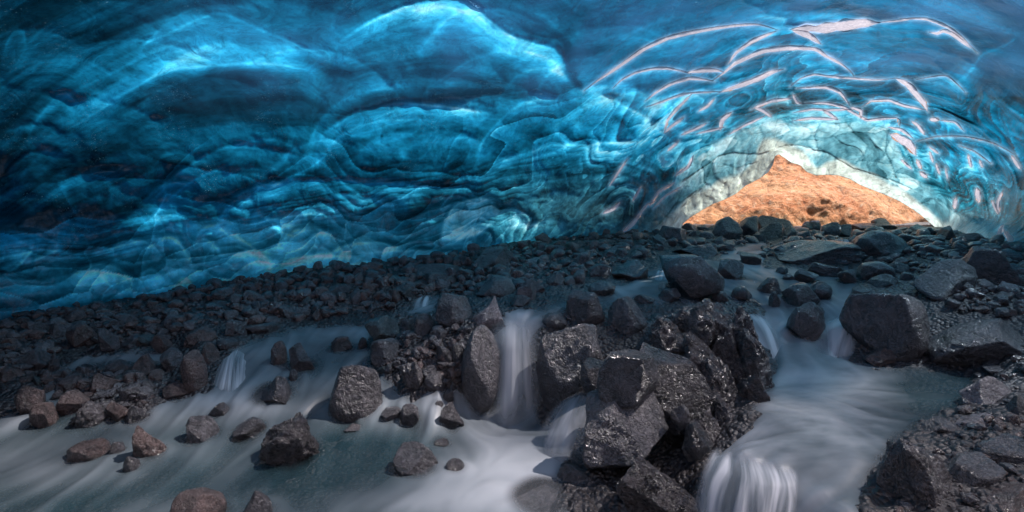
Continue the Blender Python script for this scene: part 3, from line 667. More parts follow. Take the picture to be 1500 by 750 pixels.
# ------------------------------------------------------------------ rocks
ICO = {}
def ico(sub):
    if sub in ICO: return ICO[sub]
    import bmesh
    bm = bmesh.new(); bmesh.ops.create_icosphere(bm, subdivisions=sub, radius=1.0)
    v = np.array([x.co[:] for x in bm.verts]); f = np.array([[q.index for q in x.verts] for x in bm.faces]); bm.free()
    ICO[sub] = (v/np.linalg.norm(v, axis=1, keepdims=True), f); return ICO[sub]
def rock_shape(style, seed, sub):
    v, f = ico(sub); R = np.random.default_rng(seed)
    par = {'round': (14, .74, .008, .07), 'block': (10, .50, .004, .07), 'point': (9, .48, .004, .08), 'slab': (10, .52, .004, .08), 'gnarl': (12, .66, .01, .20),
           'smooth': (9, .80, .03, .05), 'crag': (12, .50, .004, .17), 'cobble': (12, .64, .006, .06), 'column': (8, .80, .03, .05)}[style]
    n, dmin, soft, rough = par
    N = R.normal(size=(n, 3)); N /= np.linalg.norm(N, axis=1, keepdims=True); dd = R.uniform(dmin, .5+.55*dmin, n)
    r = np.full(len(v), 1.08)
    acc = np.exp(-r/soft)
    for k in range(n):
        c = v@N[k]; rk = np.where(c > .15, dd[k]/np.maximum(c, .15), 9.0); acc += np.exp(-np.minimum(rk, 3)/soft)
    r = -soft*np.log(acc)
    o = R.uniform(-50, 50, 3)
    p = v*r[:, None]
    r = r*(1+rough*1.3*fbm(p*1.4+o, 3, seed % 91)+rough*.55*ridged(p*3.2+o, 4, seed % 83)+rough*.22*fbm(p*11+o, 3, seed % 71))
    if style in ('gnarl', 'crag'):
        w = p+.35*np.stack([fbm(p*1.3+o+i*9, 2, 3) for i in range(3)], -1)
        r = r*(1+.17*ridged(w*np.array([1.1, 1.1, 3.4])*1.3+o, 4, 5)+.08*ridged(w*np.array([3, 3, 8])+o, 3, 6))
    p = v*r[:, None]
    if style == 'point':
        t = np.clip((p[:, 2]+1)/2, 0, 1); p[:, :2] *= (1.12-.62*t**1.3)[:, None]
    if style == 'column':
        t = np.clip(p[:, 2], -1, 1); p[:, :2] *= (1+.25*np.sqrt(np.clip(1-t*t, 0, 1))-.1)[:, None]
    lo, hi = p.min(0), p.max(0); p = (p-(lo+hi)/2)/((hi-lo)/2)
    return p, f
OBST = []
ROCKS = []
def add_rock(x0, y0, x1, y1, style='round', mat='d', tilt=0, label=None, depth=.9, Y=None, sink=.14, sub=None, seed=None, name='boulder', cat='boulder', group=None):
    w, h = x1-x0, y1-y0; cx = (x0+x1)/2
    if Y is None:
        b = hit(cx, min(y1-.12*h, 830)); Y = b[1]
    if Y > 12.3:
        Y = 12.3; gp = P(cx, y1, Y); gpx, gpy, _ = project(np.array([gp[0], gp[1], samp(SG, gp[0], gp[1])])); y1 = max(y1, float(gpy)+1); h = y1-y0
    hwp = w*Y/F/2
    Yc = Y+hwp*depth*.55
    sc = Yc/Y
    y1e = y1+sink*h
    cen = P(cx, (y0+y1e)/2, Yc); hx = w/2*Yc/F; hz = (y1e-y0)/2*Yc/F; hy = max(hx*depth, hz*.5)
    seed = seed if seed is not None else int(x0*13+y0*7) % 9973
    sub = sub or (6 if w > 110 else 5 if w > 32 else 4)
    p, f = rock_shape(style, seed, sub)
    # tilt first, then fit the box
    a = math.radians(tilt); ca, sa = math.cos(a), math.sin(a)
    if tilt:
        asp = {'slab': (1.3, .62)}.get(style, (1.15, .8))
        p = p*np.array([asp[0], 1, asp[1]]); p = np.stack([p[:, 0]*ca+p[:, 2]*sa, p[:, 1], -p[:, 0]*sa+p[:, 2]*ca], -1)
        lo, hi = p.min(0), p.max(0); p = (p-(lo+hi)/2)/((hi-lo)/2)
    p = p*np.array([hx, hy, hz])
    base = cen.copy(); base[2] -= hz
    o = mesh_from(name, p+np.array([0, 0, hz]), f, mats=[{'d': M_dark, 'b': M_brown, 'g': M_grey, 'p': M_pale, 'n': M_gnarl, 'e': M_green}[mat]], loc=base)
    o['category'] = cat
    rec = dict(o=o, cx=cx, cy=(y0+y1)/2, w=w, h=h, style=style, mat=mat, label=label, box=(x0, y0, x1, y1))
    if group: o['group'] = group
    ROCKS.append(rec); OBST.append((cen[0], cen[1], max(hx, .6*hy)))
    return rec
# landmarks: the third field is what other rocks are described by
LM = """
386 604 470 687 gnarl n 0|gnarled knobbly black boulder standing in the left foreground stream|gnarled boulder
481 528 563 617 smooth d 0|big rounded dark boulder with a flat wet top in mid stream|big round boulder
675 472 737 612 column g 0|tall smooth rounded boulder washed by the left edge of the central waterfall|tall smooth boulder
780 468 890 612 round d 0|large dark reddish boulder right of the central waterfall|large boulder right of the central waterfall
828 424 887 486 round d 0|upright egg shaped dark boulder above the central waterfall|egg shaped boulder
890 433 948 508 round g 0|round dark boulder with shiny right edge beside the egg shaped boulder|shiny edged boulder
846 567 985 684 block g 0|large angular grey boulder with glittering right face in the centre foreground|angular glittering boulder
873 515 966 580 slab n -8|wet ribbed boulder resting on top of the angular glittering boulder|ribbed boulder
917 500 1042 592 slab n 12|long wet slab sloping down right behind the ribbed boulder|long wet slab
966 372 1062 443 block d 0|big dark domed boulder splitting the upper stream below the cave mouth|big domed boulder
1044 378 1091 411 block d 0|square topped dark boulder touching the right side of the big domed boulder|square topped boulder
1127 351 1250 388 slab d 0|wide low black boulder across the stream under the cave mouth|wide low boulder
1248 337 1329 384 point d 0|broad triangular dark boulder with a pale rim below the cave mouth|triangular boulder
1244 424 1352 536 block d 0|big boulder with striped shiny cap on the right bank of the pool|striped cap boulder
1352 460 1512 546 point d 0|broad dark boulder with low ridge top at the right edge of the pool|ridge topped boulder
1334 378 1418 452 block d 0|dark boulder with pale lit left edge on the right bank|pale edged boulder
1405 360 1512 436 point d 0|large dark triangular boulder with two pale veins under the right ice wall|two veined boulder
1287 633 1414 768 crag d 35|large sharp edged black boulder in the bottom right foreground|sharp edged foreground boulder
1384 699 1516 775 block b 0|broad brownish boulder with rough lit top in the bottom right corner|rough topped corner boulder
1414 550 1480 603 block p 0|blocky pale topped rock on the right shore above the pebbles|pale topped block
268 512 305 578 smooth b 0|smooth tear drop shaped brown boulder left of the small fan waterfall|tear drop boulder
196 618 241 678 crag b 38|leaning reddish rough rock poking out of the lower left stream|leaning reddish rock
103 645 159 673 round b 0|long low brown glittering rock in the lower left stream|long low brown rock
27 561 68 614 block b 0|smooth brown boulder with a pale streak near the left edge|pale streaked boulder
534 461 586 512 block e 0|greenish dark boulder with a diagonal crack beside the upper left pool|cracked greenish boulder
541 495 586 538 round g 0|rounded grey boulder just under the cracked greenish boulder|rounded grey boulder
396 498 420 538 round b 0|upright oval purple brown rock standing in the left pool|oval pool rock
273 609 318 650 block g 20|sloping grey rock with a bright tip in the lower left stream|sloping bright tipped rock
577 652 643 698 slab d 14|flat dark slab awash left of the central waterfall foot|flat awash slab
697 403 758 441 block d 0|black angular boulder above the tall smooth boulder|black angular boulder
686 431 742 478 point p 0|pale glittering angular rock sitting behind the tall smooth boulder|pale glittering rock
636 428 692 486 round d 0|dark rounded boulder at the head of the shadowy rock heap|heap boulder
1155 440 1203 502 block d 0|upright dark boulder standing between the two right hand cascades|upright cascade boulder
897 668 1026 765 crag n 0|lumpy wet shiny rock mass at the foot of the angular glittering boulder|lumpy wet rock mass
965 330 1004 364 block g 0|smooth purple grey boulder at the left foot of the cave mouth|left mouth boulder
1045 317 1088 356 round g 0|rounded boulder at the left of the row before the orange hillside|rounded mouth boulder
368 548 430 593 point d 0|twin peaked dark rock with water sliding around it below the left pool|twin peaked rock
"""
SM = """
0 537 33 568 round b;29 507 76 548 round d;71 515 89 546 point d;48 588 84 626 round b;92 549 127 576 round b;90 571 129 608 slab b;133 543 173 584 point b;157 526 193 554 round d;197 517 233 551 point b
181 540 208 562 round d;219 540 242 562 round b;176 561 214 592 block g;208 553 228 581 point d;105 585 156 629 gnarl d;155 588 188 621 block b;184 593 213 621 round d;104 471 146 513 block b;144 478 177 520 block d;171 461 200 486 round g
72 471 102 504 block g;227 487 250 520 block b;205 473 225 488 round g;48 473 73 504 block d;0 491 25 512 round b;0 471 25 493 round d;176 451 214 474 slab d;144 455 172 477 round g;243 459 280 491 block g;272 460 297 484 round g;301 463 332 478 slab e
272 477 321 511 crag b;296 500 322 538 round b;235 508 272 546 round g;241 559 276 584 block b;309 588 336 609 point d;320 495 350 514 round d;424 540 436 558 round d;328 467 361 498 slab d;357 472 406 489 slab d;424 501 463 546 block d
365 451 388 469 round g;387 463 412 476 round g;403 446 439 470 slab g;160 645 182 667 round d;181 664 204 694 block d;340 610 389 642 slab d;357 717 400 765 point d;253 716 331 775 smooth b;483 491 517 514 point d;510 422 532 452 block g;531 411 551 442 block b
550 405 570 434 block d;569 422 586 450 block b;439 434 460 454 round e;455 451 474 472 point b;411 427 431 444 point e;525 494 538 511 round d;605 458 639 501 round d;582 457 594 470 block g;585 465 610 491 block g;633 480 656 511 round g;765 408 799 435 block d
755 414 786 444 block g;748 432 778 450 slab d;585 386 676 416 slab d;690 362 762 404 slab n;585 525 622 574 crag d;621 544 652 577 round d;649 562 666 592 point d;636 586 650 602 round d;643 586 681 628 point d;586 591 615 623 round d;557 597 590 618 round d
504 621 531 633 slab g;652 672 681 692 smooth d;636 642 658 652 smooth d;793 457 831 482 smooth d;850 527 894 574 block n;826 609 847 634 round d;811 646 831 668 round d;894 381 951 413 slab d;833 367 869 397 block g;887 360 917 376 smooth e;882 374 909 387 block g
861 386 895 409 block d;934 365 949 378 round g;953 360 980 369 smooth d;956 343 981 369 slab g 50;799 396 827 425 block d;825 405 843 423 block g;838 395 858 421 block g;861 411 901 434 smooth d;929 431 959 444 slab d;809 355 839 371 block b;760 377 798 394 crag p
795 383 827 402 block d;966 421 996 442 round d;1044 425 1067 443 round d;1079 316 1109 352 block d;1045 346 1067 364 point d;1102 315 1156 334 slab d;1112 325 1151 356 block n;1150 330 1167 358 block d;1164 333 1188 351 round d;988 356 1053 377 block d
1082 369 1113 389 block d;1107 370 1121 378 slab d;1137 390 1155 402 round d;1165 394 1199 416 block d;1146 400 1162 412 round d;1110 405 1145 432 round d;1146 413 1200 450 round d;1072 419 1101 441 round d;1008 350 1032 363 slab g;1201 325 1230 352 round d
1227 328 1250 350 block d;1250 326 1305 343 slab g;1278 319 1305 336 block d;1316 342 1347 365 block g;1321 328 1371 346 slab g;1344 344 1381 363 slab d;1372 330 1401 361 point b;1259 382 1305 413 round d;1304 383 1332 403 round d;1185 384 1230 406 crag d
1227 394 1258 416 block d;1276 401 1319 425 point d;1318 398 1339 417 round d;1184 412 1216 440 round d;1251 421 1279 432 slab g;1404 340 1443 364 round g;1415 409 1443 427 smooth e;1453 412 1487 446 slab p -45;1488 412 1512 428 slab p -40;1372 439 1406 460 point g
1390 447 1416 465 slab g;1438 446 1450 475 slab g -60;1191 448 1208 467 round d;1127 426 1142 453 column d;1264 508 1312 538 crag b;1443 523 1482 541 slab d;1474 576 1512 624 block d;1440 537 1512 556 slab g;1347 611 1404 641 block g 10;1402 603 1448 637 slab p -30
1417 630 1457 658 crag d;1366 664 1448 738 slab g -32;1430 640 1512 706 block d;1461 616 1512 647 smooth p;1371 727 1400 757 crag g;815 680 882 742 slab d;742 728 852 765 slab d;1000 620 1047 676 crag n;985 590 1010 625 round g;980 600 1000 622 slab g 40
770 700 0 0 x x;1380 360 1402 378 point d;1400 372 1424 386 slab g;1344 362 1380 378 slab d;1290 384 1300 392 round d;660 500 680 540 round d;600 500 636 530 block d;640 505 665 545 block d;700 440 0 0 x x;930 352 956 362 block g;905 350 930 362 round b;880 350 905 362 block g
850 352 880 366 block d;740 372 764 386 block g;620 398 660 422 slab d;660 392 700 412 slab d;500 400 530 420 block d;300 440 340 462 slab d;220 448 262 468 slab d;340 430 370 450 block d;100 462 130 480 block d;20 505 50 520 block d
"""
for line in LM.strip().splitlines():
    a, lab, short = line.split('|'); v = a.split()
    kw = {}
    if short == 'angular glittering boulder': kw = dict(Y=3.55, seed=41)
    if short == 'ribbed boulder': kw = dict(Y=3.72, sink=.3)
    if short == 'long wet slab': kw = dict(Y=3.95, sink=.3)
    if short == 'tall smooth boulder': kw = dict(Y=4.75, depth=.8)
    if short == 'large boulder right of the central waterfall': kw = dict(Y=4.6, depth=.9)
    if short == 'lumpy wet rock mass': kw = dict(Y=3.1)
    if short == 'shiny edged boulder': kw = dict(Y=5.3)
    if short == 'egg shaped boulder': kw = dict(Y=5.35)
    if short == 'gnarled boulder': kw = dict(sub=6)
    if short == 'big round boulder': kw = dict(sub=6)
    rec = add_rock(*map(float, v[:4]), v[4], v[5], float(v[6]), lab, **kw); rec['short'] = short
# one craggy, fractured outcrop: several broken masses grown together in one mesh
pv, pf, po = [], [], 0
for (x0, y0, x1, y1, yy, tl) in [(972, 440, 1050, 520, 4.75, 15), (1018, 438, 1085, 510, 4.8, 30), (1055, 448, 1112, 540, 4.65, 40), (1078, 482, 1130, 572, 4.4, 55), (1068, 540, 1122, 618, 4.1, 55), (1036, 582, 1092, 652, 3.8, 60),
                                 (985, 490, 1060, 575, 4.35, 25), (1020, 520, 1085, 610, 4.15, 45), (935, 462, 1010, 540, 4.6, 10), (995, 560, 1055, 640, 3.95, 40), (1040, 470, 1100, 560, 4.5, 35), (955, 520, 1020, 600, 4.15, 20), (996, 596, 1062, 676, 3.62, 50), (960, 590, 1015, 650, 3.8, 30), (1020, 450, 1062, 480, 4.85, 10)]:
    q_ = add_rock(x0, y0, x1, y1, 'crag', 'n', tl, 'x', Y=yy, depth=1.25, sink=.35, sub=5, seed=int(x0))
    ROCKS.pop(); ob = q_['o']; n_ = len(ob.data.vertices); a_ = np.empty(n_*3); ob.data.vertices.foreach_get('co', a_); a_ = a_.reshape(-1, 3)+np.array(ob.location)
    f_ = np.empty(len(ob.data.polygons)*3, int); ob.data.polygons.foreach_get('vertices', f_); pv.append(a_); pf.append(f_.reshape(-1, 3)+po); po += n_
    bpy.data.objects.remove(ob)
pv = np.vstack(pv); org = np.array([pv[:, 0].mean(), pv[:, 1].mean(), pv[:, 2].min()])
pv = pv+.05*np.stack([ridged(pv*np.array([5, 5, 9])+k*7, 4, 400+k)-.4 for k in range(3)], -1)
oc = mesh_from('rock_outcrop', pv-org, np.vstack(pf), mats=[M_gnarl], loc=org); oc['category'] = 'rock outcrop'
ROCKS.append(dict(o=oc, cx=1050, cy=545, w=170, h=200, style='crag', mat='n', label='huge craggy outcrop of fractured black rock with glittering wet crust in the centre', box=(940, 440, 1128, 655), short='craggy outcrop'))
for it in SM.replace('\n', ';').split(';'):
    v = it.split()
    if len(v) < 6 or v[4] == 'x': continue
    x0, y0, x1, y1 = map(float, v[:4]); small = (x1-x0) < 36
    kw = {}
    if (x0, y0) == (815, 680): kw = dict(Y=3.5)
    if (x0, y0) == (742, 728): kw = dict(Y=3.25)
    if (x0, y0) in ((985, 590), (980, 600)): kw = dict(Y=3.6)
    if (x0, y0) == (1000, 620): kw = dict(Y=3.35)
    if (x0, y0) == (850, 527): kw = dict(Y=4.2)
    if (x0, y0) in ((826, 609), (811, 646)): kw = dict(Y=4.15)
    add_rock(x0, y0, x1, y1, v[4], v[5], float(v[6]) if len(v) > 6 else 0, name='rock' if small else 'boulder', cat='rock' if small else 'boulder', **kw)
# filler cobbles on the banks, each one its own thing
BANKS = [([(0, 480), (60, 470), (200, 450), (300, 438), (300, 480), (230, 500), (120, 508), (60, 520), (0, 530)], 26, (22, 42)),
         ([(220, 452), (400, 412), (500, 400), (620, 390), (600, 440), (540, 458), (440, 468), (340, 470), (240, 490)], 56, (15, 36)),
         ([(620, 392), (700, 380), (790, 362), (860, 356), (850, 400), (760, 400), (700, 400), (640, 420)], 14, (16, 34)),
         ([(855, 355), (960, 347), (985, 352), (960, 372), (930, 378), (880, 376)], 20, (11, 20)),
         ([(1330, 350), (1480, 372), (1500, 400), (1500, 420), (1400, 450), (1340, 420), (1330, 380)], 22, (16, 36)),
         ([(1430, 540), (1500, 550), (1500, 650), (1420, 660), (1400, 640)], 18, (14, 34)),
         ([(0, 540), (60, 530), (120, 545), (240, 545), (210, 610), (90, 600), (60, 560), (0, 580)], 16, (14, 26)),
         ([(545, 470), (640, 470), (670, 540), (650, 560), (600, 550), (550, 540)], 16, (12, 24)),
         ([(1000, 345), (1200, 328), (1350, 338), (1340, 350), (1100, 350), (1010, 365)], 20, (15, 34))]
boxes = [(r['cx'], r['cy'], r['w'], r['h']) for r in ROCKS]
for poly, cnt, (a, b) in BANKS:
    xs = [p[0] for p in poly]; ys = [p[1] for p in poly]; k = 0; tr = 0
    while k < cnt and tr < 4000:
        tr += 1
        x, y = random.uniform(min(xs), max(xs)), random.uniform(min(ys), max(ys))
        if not inpoly(np.array([x]), np.array([y]), poly)[0]: continue
        w = random.uniform(a, b); h = w*random.uniform(.6, .85)
        if any(abs(x-c[0]) < (w+c[2])*.36 and abs(y-c[1]) < (h+c[3])*.36 for c in boxes): continue
        add_rock(x-w/2, y-h/2, x+w/2, y+h/2, random.choice(['cobble', 'block', 'round', 'block', 'slab']), random.choice('ddbgge'), name='rock', cat='rock', seed=random.randint(0, 400))
        boxes.append((x, y, w, h)); k += 1
# labels: by look, then by the nearest landmark rock and where it lies from it
MATW = {'d': 'black', 'b': 'reddish brown', 'g': 'grey', 'p': 'pale', 'n': 'shiny black', 'e': 'greenish'}
STW = {'round': 'rounded', 'block': 'angular', 'point': 'pointed', 'slab': 'flat', 'gnarl': 'gnarled', 'smooth': 'smooth', 'crag': 'craggy', 'cobble': 'rounded', 'column': 'upright'}
marks = [r for r in ROCKS if r.get('short')]
used = set(r['label'] for r in marks)
for r in ROCKS:
    if r['label']: r['o']['label'] = r['label']; r['o']['group'] = 'boulders in and beside the stream'; continue
    sz = 'tiny' if r['w'] < 15 else 'small' if r['w'] < 30 else 'medium' if r['w'] < 50 else 'large'
    kind = 'stone' if r['w'] < 36 else 'boulder'
    ms = sorted(marks, key=lambda m: math.hypot(m['cx']-r['cx'], (m['cy']-r['cy'])*1.5))
    done = False
    for m in ms[:4]:
        dx, dy = r['cx']-m['cx'], r['cy']-m['cy']
        if abs(dx) < .3*m['w']: rel = 'right above' if dy < 0 else 'right below'
        else:
            side = 'left' if dx < 0 else 'right'; far = abs(dx)/(.5*(m['w']+r['w']))
            ver = '' if abs(dy) < .35*m['h'] else ('up ' if dy < 0 else 'down ')
            rel = ('just ' if far < 1.3 else 'a little ' if far < 2.5 else 'well ')+(ver+side)+' of'
        for adj in ('', 'higher ', 'lower ', 'leftmost ', 'rightmost '):
            if adj: break
            L_ = f"{sz} {STW[r['style']]} {MATW[r['mat']]} {kind} {rel} the {m['short']}"
            if L_ not in used: used.add(L_); r['o']['label'] = L_; done = True; break
        if done: break
    if not done:
        i = 2
        m = ms[0]
        while True:
            word = ['', '', 'second', 'third', 'fourth', 'fifth', 'sixth', 'seventh', 'eighth', 'ninth', 'tenth', 'eleventh', 'twelfth'][min(i, 12)]
            side = 'left' if r['cx'] < m['cx'] else 'right'
            L_ = f"{sz} {STW[r['style']]} {MATW[r['mat']]} {kind}, {word} one out {side} from the {m['short']}"
            if L_ not in used or i > 12: used.add(L_); r['o']['label'] = L_; break
            i += 1
    r['o']['group'] = 'boulders in and beside the stream' if kind == 'boulder' else 'stones on the banks and in the stream'
print('rocks', len(ROCKS))
# gravel between: beyond counting
vs, fs = ico(3); variants = [rock_shape(random.choice(['cobble', 'block', 'slab', 'block']), 500+i, 3)[0] for i in range(14)]
GV = []; GF = []; off = 0
GB = [([(-60, 500), (0, 478), (60, 466), (200, 446), (400, 408), (620, 386), (800, 356), (985, 342), (1000, 360), (880, 400), (760, 430), (690, 440), (640, 428), (560, 458), (440, 470), (330, 480), (240, 505), (100, 508), (60, 540), (-60, 580)], 3000),
      ([(985, 342), (1390, 345), (1500, 375), (1560, 420), (1540, 480), (1400, 470), (1340, 400), (1250, 385), (1000, 370)], 1500), ([(1400, 540), (1560, 540), (1560, 780), (1290, 780), (1400, 640)], 420),
      ([(540, 465), (680, 465), (690, 560), (640, 570), (550, 540)], 420), ([(60, 540), (250, 540), (210, 610), (60, 600)], 260)]
for poly, cnt in GB:
    xs = [p[0] for p in poly]; ys = [p[1] for p in poly]
    n = cnt*4; xx = rng.uniform(min(xs), max(xs), n); yy = rng.uniform(min(ys), max(ys), n); ok = inpoly(xx, yy, poly); xx, yy = xx[ok][:cnt], yy[ok][:cnt]
    for a, b in zip(xx, yy):
        h = hit(a, b); sz = (rng.uniform(1.3, 4) if rng.random() < .76 else rng.uniform(4, 12))*h[1]/F
        sc = sz*rng.uniform(.6, 1.2, 3)*np.array([1, 1, .8]); an = rng.uniform(0, 6.28); ca, sa = math.cos(an), math.sin(an)
        v = variants[rng.integers(14)]*sc; v = np.stack([v[:, 0]*ca-v[:, 1]*sa, v[:, 0]*sa+v[:, 1]*ca, v[:, 2]], -1)
        zz = float(samp(TG, h[0], h[1]))
        GV.append(v+np.array([h[0], h[1], zz+sc[2]*.35+.02])); GF.append(fs+off); off += len(v)
gravel = mesh_from('gravel', np.vstack(GV), np.vstack(GF), mats=[M_grey, M_dark, M_brown], midx=np.repeat(rng.integers(0, 3, len(GF)), len(fs)))
tag(gravel, 'loose small dark gravel filling the banks between the larger stones', 'gravel', kind='stuff')
# ------------------------------------------------------------------ stream
Gy, Gx = np.gradient(blur(WG, 10), GS)
fu = -Gx; fv = -Gy
mag = np.hypot(fu, fv)+1e-6
slope = mag.copy()
bu, bv = -.6, -.8
fu = fu/mag*np.clip(mag/.10, 0, 1)+bu*.35; fv = fv/mag*np.clip(mag/.10, 0, 1)+bv*.35
fu += .8*fbm(np.stack([GXX*.9, GYY*.9, GXX*0], -1), 3, 201); fv += .8*fbm(np.stack([GXX*.9, GYY*.9, GXX*0+5], -1), 3, 202)
rockd = np.full(GXX.shape, 9.0)
for (ox, oy, orad) in OBST:
    j0, j1 = max(0, int((oy-1.6-GY0)/GS)), int((oy+1.6-GY0)/GS); i0, i1 = max(0, int((ox-1.6-GX0)/GS)), int((ox+1.6-GX0)/GS)
    sx, sy = GXX[j0:j1, i0:i1]-ox, GYY[j0:j1, i0:i1]-oy; d = np.hypot(sx, sy)+1e-6
    k = np.exp(-np.clip(d-orad, 0, 9)/(.25*orad+.03))*1.3
    fu[j0:j1, i0:i1] += k*sx/d; fv[j0:j1, i0:i1] += k*sy/d
    rockd[j0:j1, i0:i1] = np.minimum(rockd[j0:j1, i0:i1], d-orad)
m_ = np.hypot(fu, fv)+1e-6; fu /= m_; fv /= m_
# long exposure streaks: noise smeared along the current, on a finer grid
LS = .012; lx = np.arange(-5.2, 8.2, LS); ly = np.arange(2.2, 13.5, LS); LX, LY = np.meshgrid(lx, ly)
base = rng.random(LX.shape); base = .12*(base-.5)+1.2*noise3(np.stack([LX*14, LY*14, LX*0], -1), 210)+1.3*noise3(np.stack([LX*5, LY*5, LX*0], -1), 211)
U = samp(fu, LX, LY); Vv = samp(fv, LX, LY)
def adv(sgn, n=26, st_=1.6):
    x = np.tile(np.arange(len(lx), dtype=float), (len(ly), 1)); y = np.tile(np.arange(len(ly), dtype=float)[:, None], (1, len(lx))); acc = np.zeros_like(x)
    for k in range(n):
        i = np.clip(x.astype(int), 0, len(lx)-1); j = np.clip(y.astype(int), 0, len(ly)-1)
        acc += base[j, i]; x += sgn*st_*U[j, i]; y += sgn*st_*Vv[j, i]
    return acc/n
lic = blur(adv(1)+adv(-1), 8); lic = (lic-lic.mean())/lic.std()
def sampL(G, x, y):
    u = np.clip((x-lx[0])/LS, 0, len(lx)-1.001); v = np.clip((y-ly[0])/LS, 0, len(ly)-1.001)
    i = u.astype(int); j = v.astype(int); a = u-i; b = v-j
    return (G[j, i]*(1-a)+G[j, i+1]*a)*(1-b)+(G[j+1, i]*(1-a)+G[j+1, i+1]*a)*b
wa = np.radians(np.linspace(-50, 50, 900)); wr = np.geomspace(2.0, 15.5, 620)
A, R = np.meshgrid(wa, wr); X = R*np.sin(A); Y = R*np.cos(A)
W_ = samp(WG2, X, Y); sdv = samp(sdm, X, Y); rd = samp(rockd, X, Y); sl = samp(slope, X, Y); lc = sampL(lic, X, Y)
# soft swell: water piles up a little against rocks
W_ = W_+.012*lc*smooth(.02, .5, sl)+.004*lc+.012*fbm(np.stack([X*2, Y*2, X*0], -1), 3, 220)
px, py, w_ = project(np.stack([X, Y, W_], -1))
FB = [(740, 700, 130, 55, .55), (640, 735, 130, 25, .3), (740, 640, 60, 22, .4), (200, 600, 60, 26, .35), (120, 560, 50, 30, .3), (60, 690, 110, 40, .22), (20, 600, 40, 30, .25), (320, 585, 60, 20, .45), (745, 458, 45, 16, .6), (600, 455, 50, 12, .35),
      (420, 560, 60, 22, .25), (1170, 600, 140, 60, .38), (1080, 640, 60, 40, .25), (1230, 700, 80, 50, .28), (1120, 390, 80, 16, .35), (880, 420, 60, 12, .5), (1100, 480, 60, 50, .4), (1230, 480, 40, 50, .35), (830, 690, 60, 40, .45), (450, 600, 90, 14, .25), (400, 640, 90, 20, .1), (1060, 370, 80, 10, .3), (640, 590, 30, 30, .2), (1180, 550, 90, 14, .3),
      (560, 670, 110, 40, -.35), (1390, 570, 90, 36, -.32), (280, 690, 60, 30, -.15), (400, 730, 120, 30, -.12), (500, 490, 60, 14, .15), (300, 640, 60, 20, -.1), (1350, 620, 60, 40, -.1), (520, 475, 110, 22, .3), (420, 520, 60, 20, .2), (60, 720, 120, 30, -.12), (150, 650, 80, 14, .12), (430, 690, 60, 26, -.2), (220, 720, 60, 16, -.1)]
fb = np.full(X.shape, .20)
for cx, cy, ax, ay, k in FB: fb += k*np.exp(-((px-cx)/ax)**2-((py-cy)/ay)**2)
big = .5*fbm(np.stack([X*1.1, Y*1.1, X*0], -1), 3, 230)
felt = fbm(np.stack([X*5+2*noise3(np.stack([X, Y, X*0], -1), 240), Y*8, X*0], -1), 4, 241)
fb = fb-.10*smooth(700, 500, px)*smooth(560, 640, py)+.35*np.exp(-((px-160)/90)**2-((py-518)/12)**2)
fb = fb+.07*smooth(650, 450, px)*smooth(640, 690, py)
foam = np.clip(fb+.30*felt*np.exp(-((px-1180)/170)**2-((py-620)/90)**2)+.28*smooth(.12, .7, sl)+.06*lc*(.35+fb)+.5*big, 0, 1)
depthm = smooth(-.01, .16, sdv)
alpha = depthm*np.clip(.60+.06*smooth(950, 1100, px)+.62*foam+.07*lc*(.3+fb)+.2*big, .12, 1)*(.15+.85*smooth(-.08, .06, rd))
keep = (sdv > -.06)&(R > 2.02)
Q = gridq(*X.shape); kf = keep.ravel()[Q].any(1)
Q = Q[kf]; usedv, inv = np.unique(Q, return_inverse=True); Q = inv.reshape(-1, 4)
stream = mesh_from('water', np.stack([X, Y, W_], -1).reshape(-1, 3)[usedv], Q, attrs={'alpha': alpha.ravel()[usedv], 'foam': foam.ravel()[usedv]}, mats=[M_water])
tag(stream, 'silky white and teal stream water flowing between the rocks', 'stream', kind='structure')

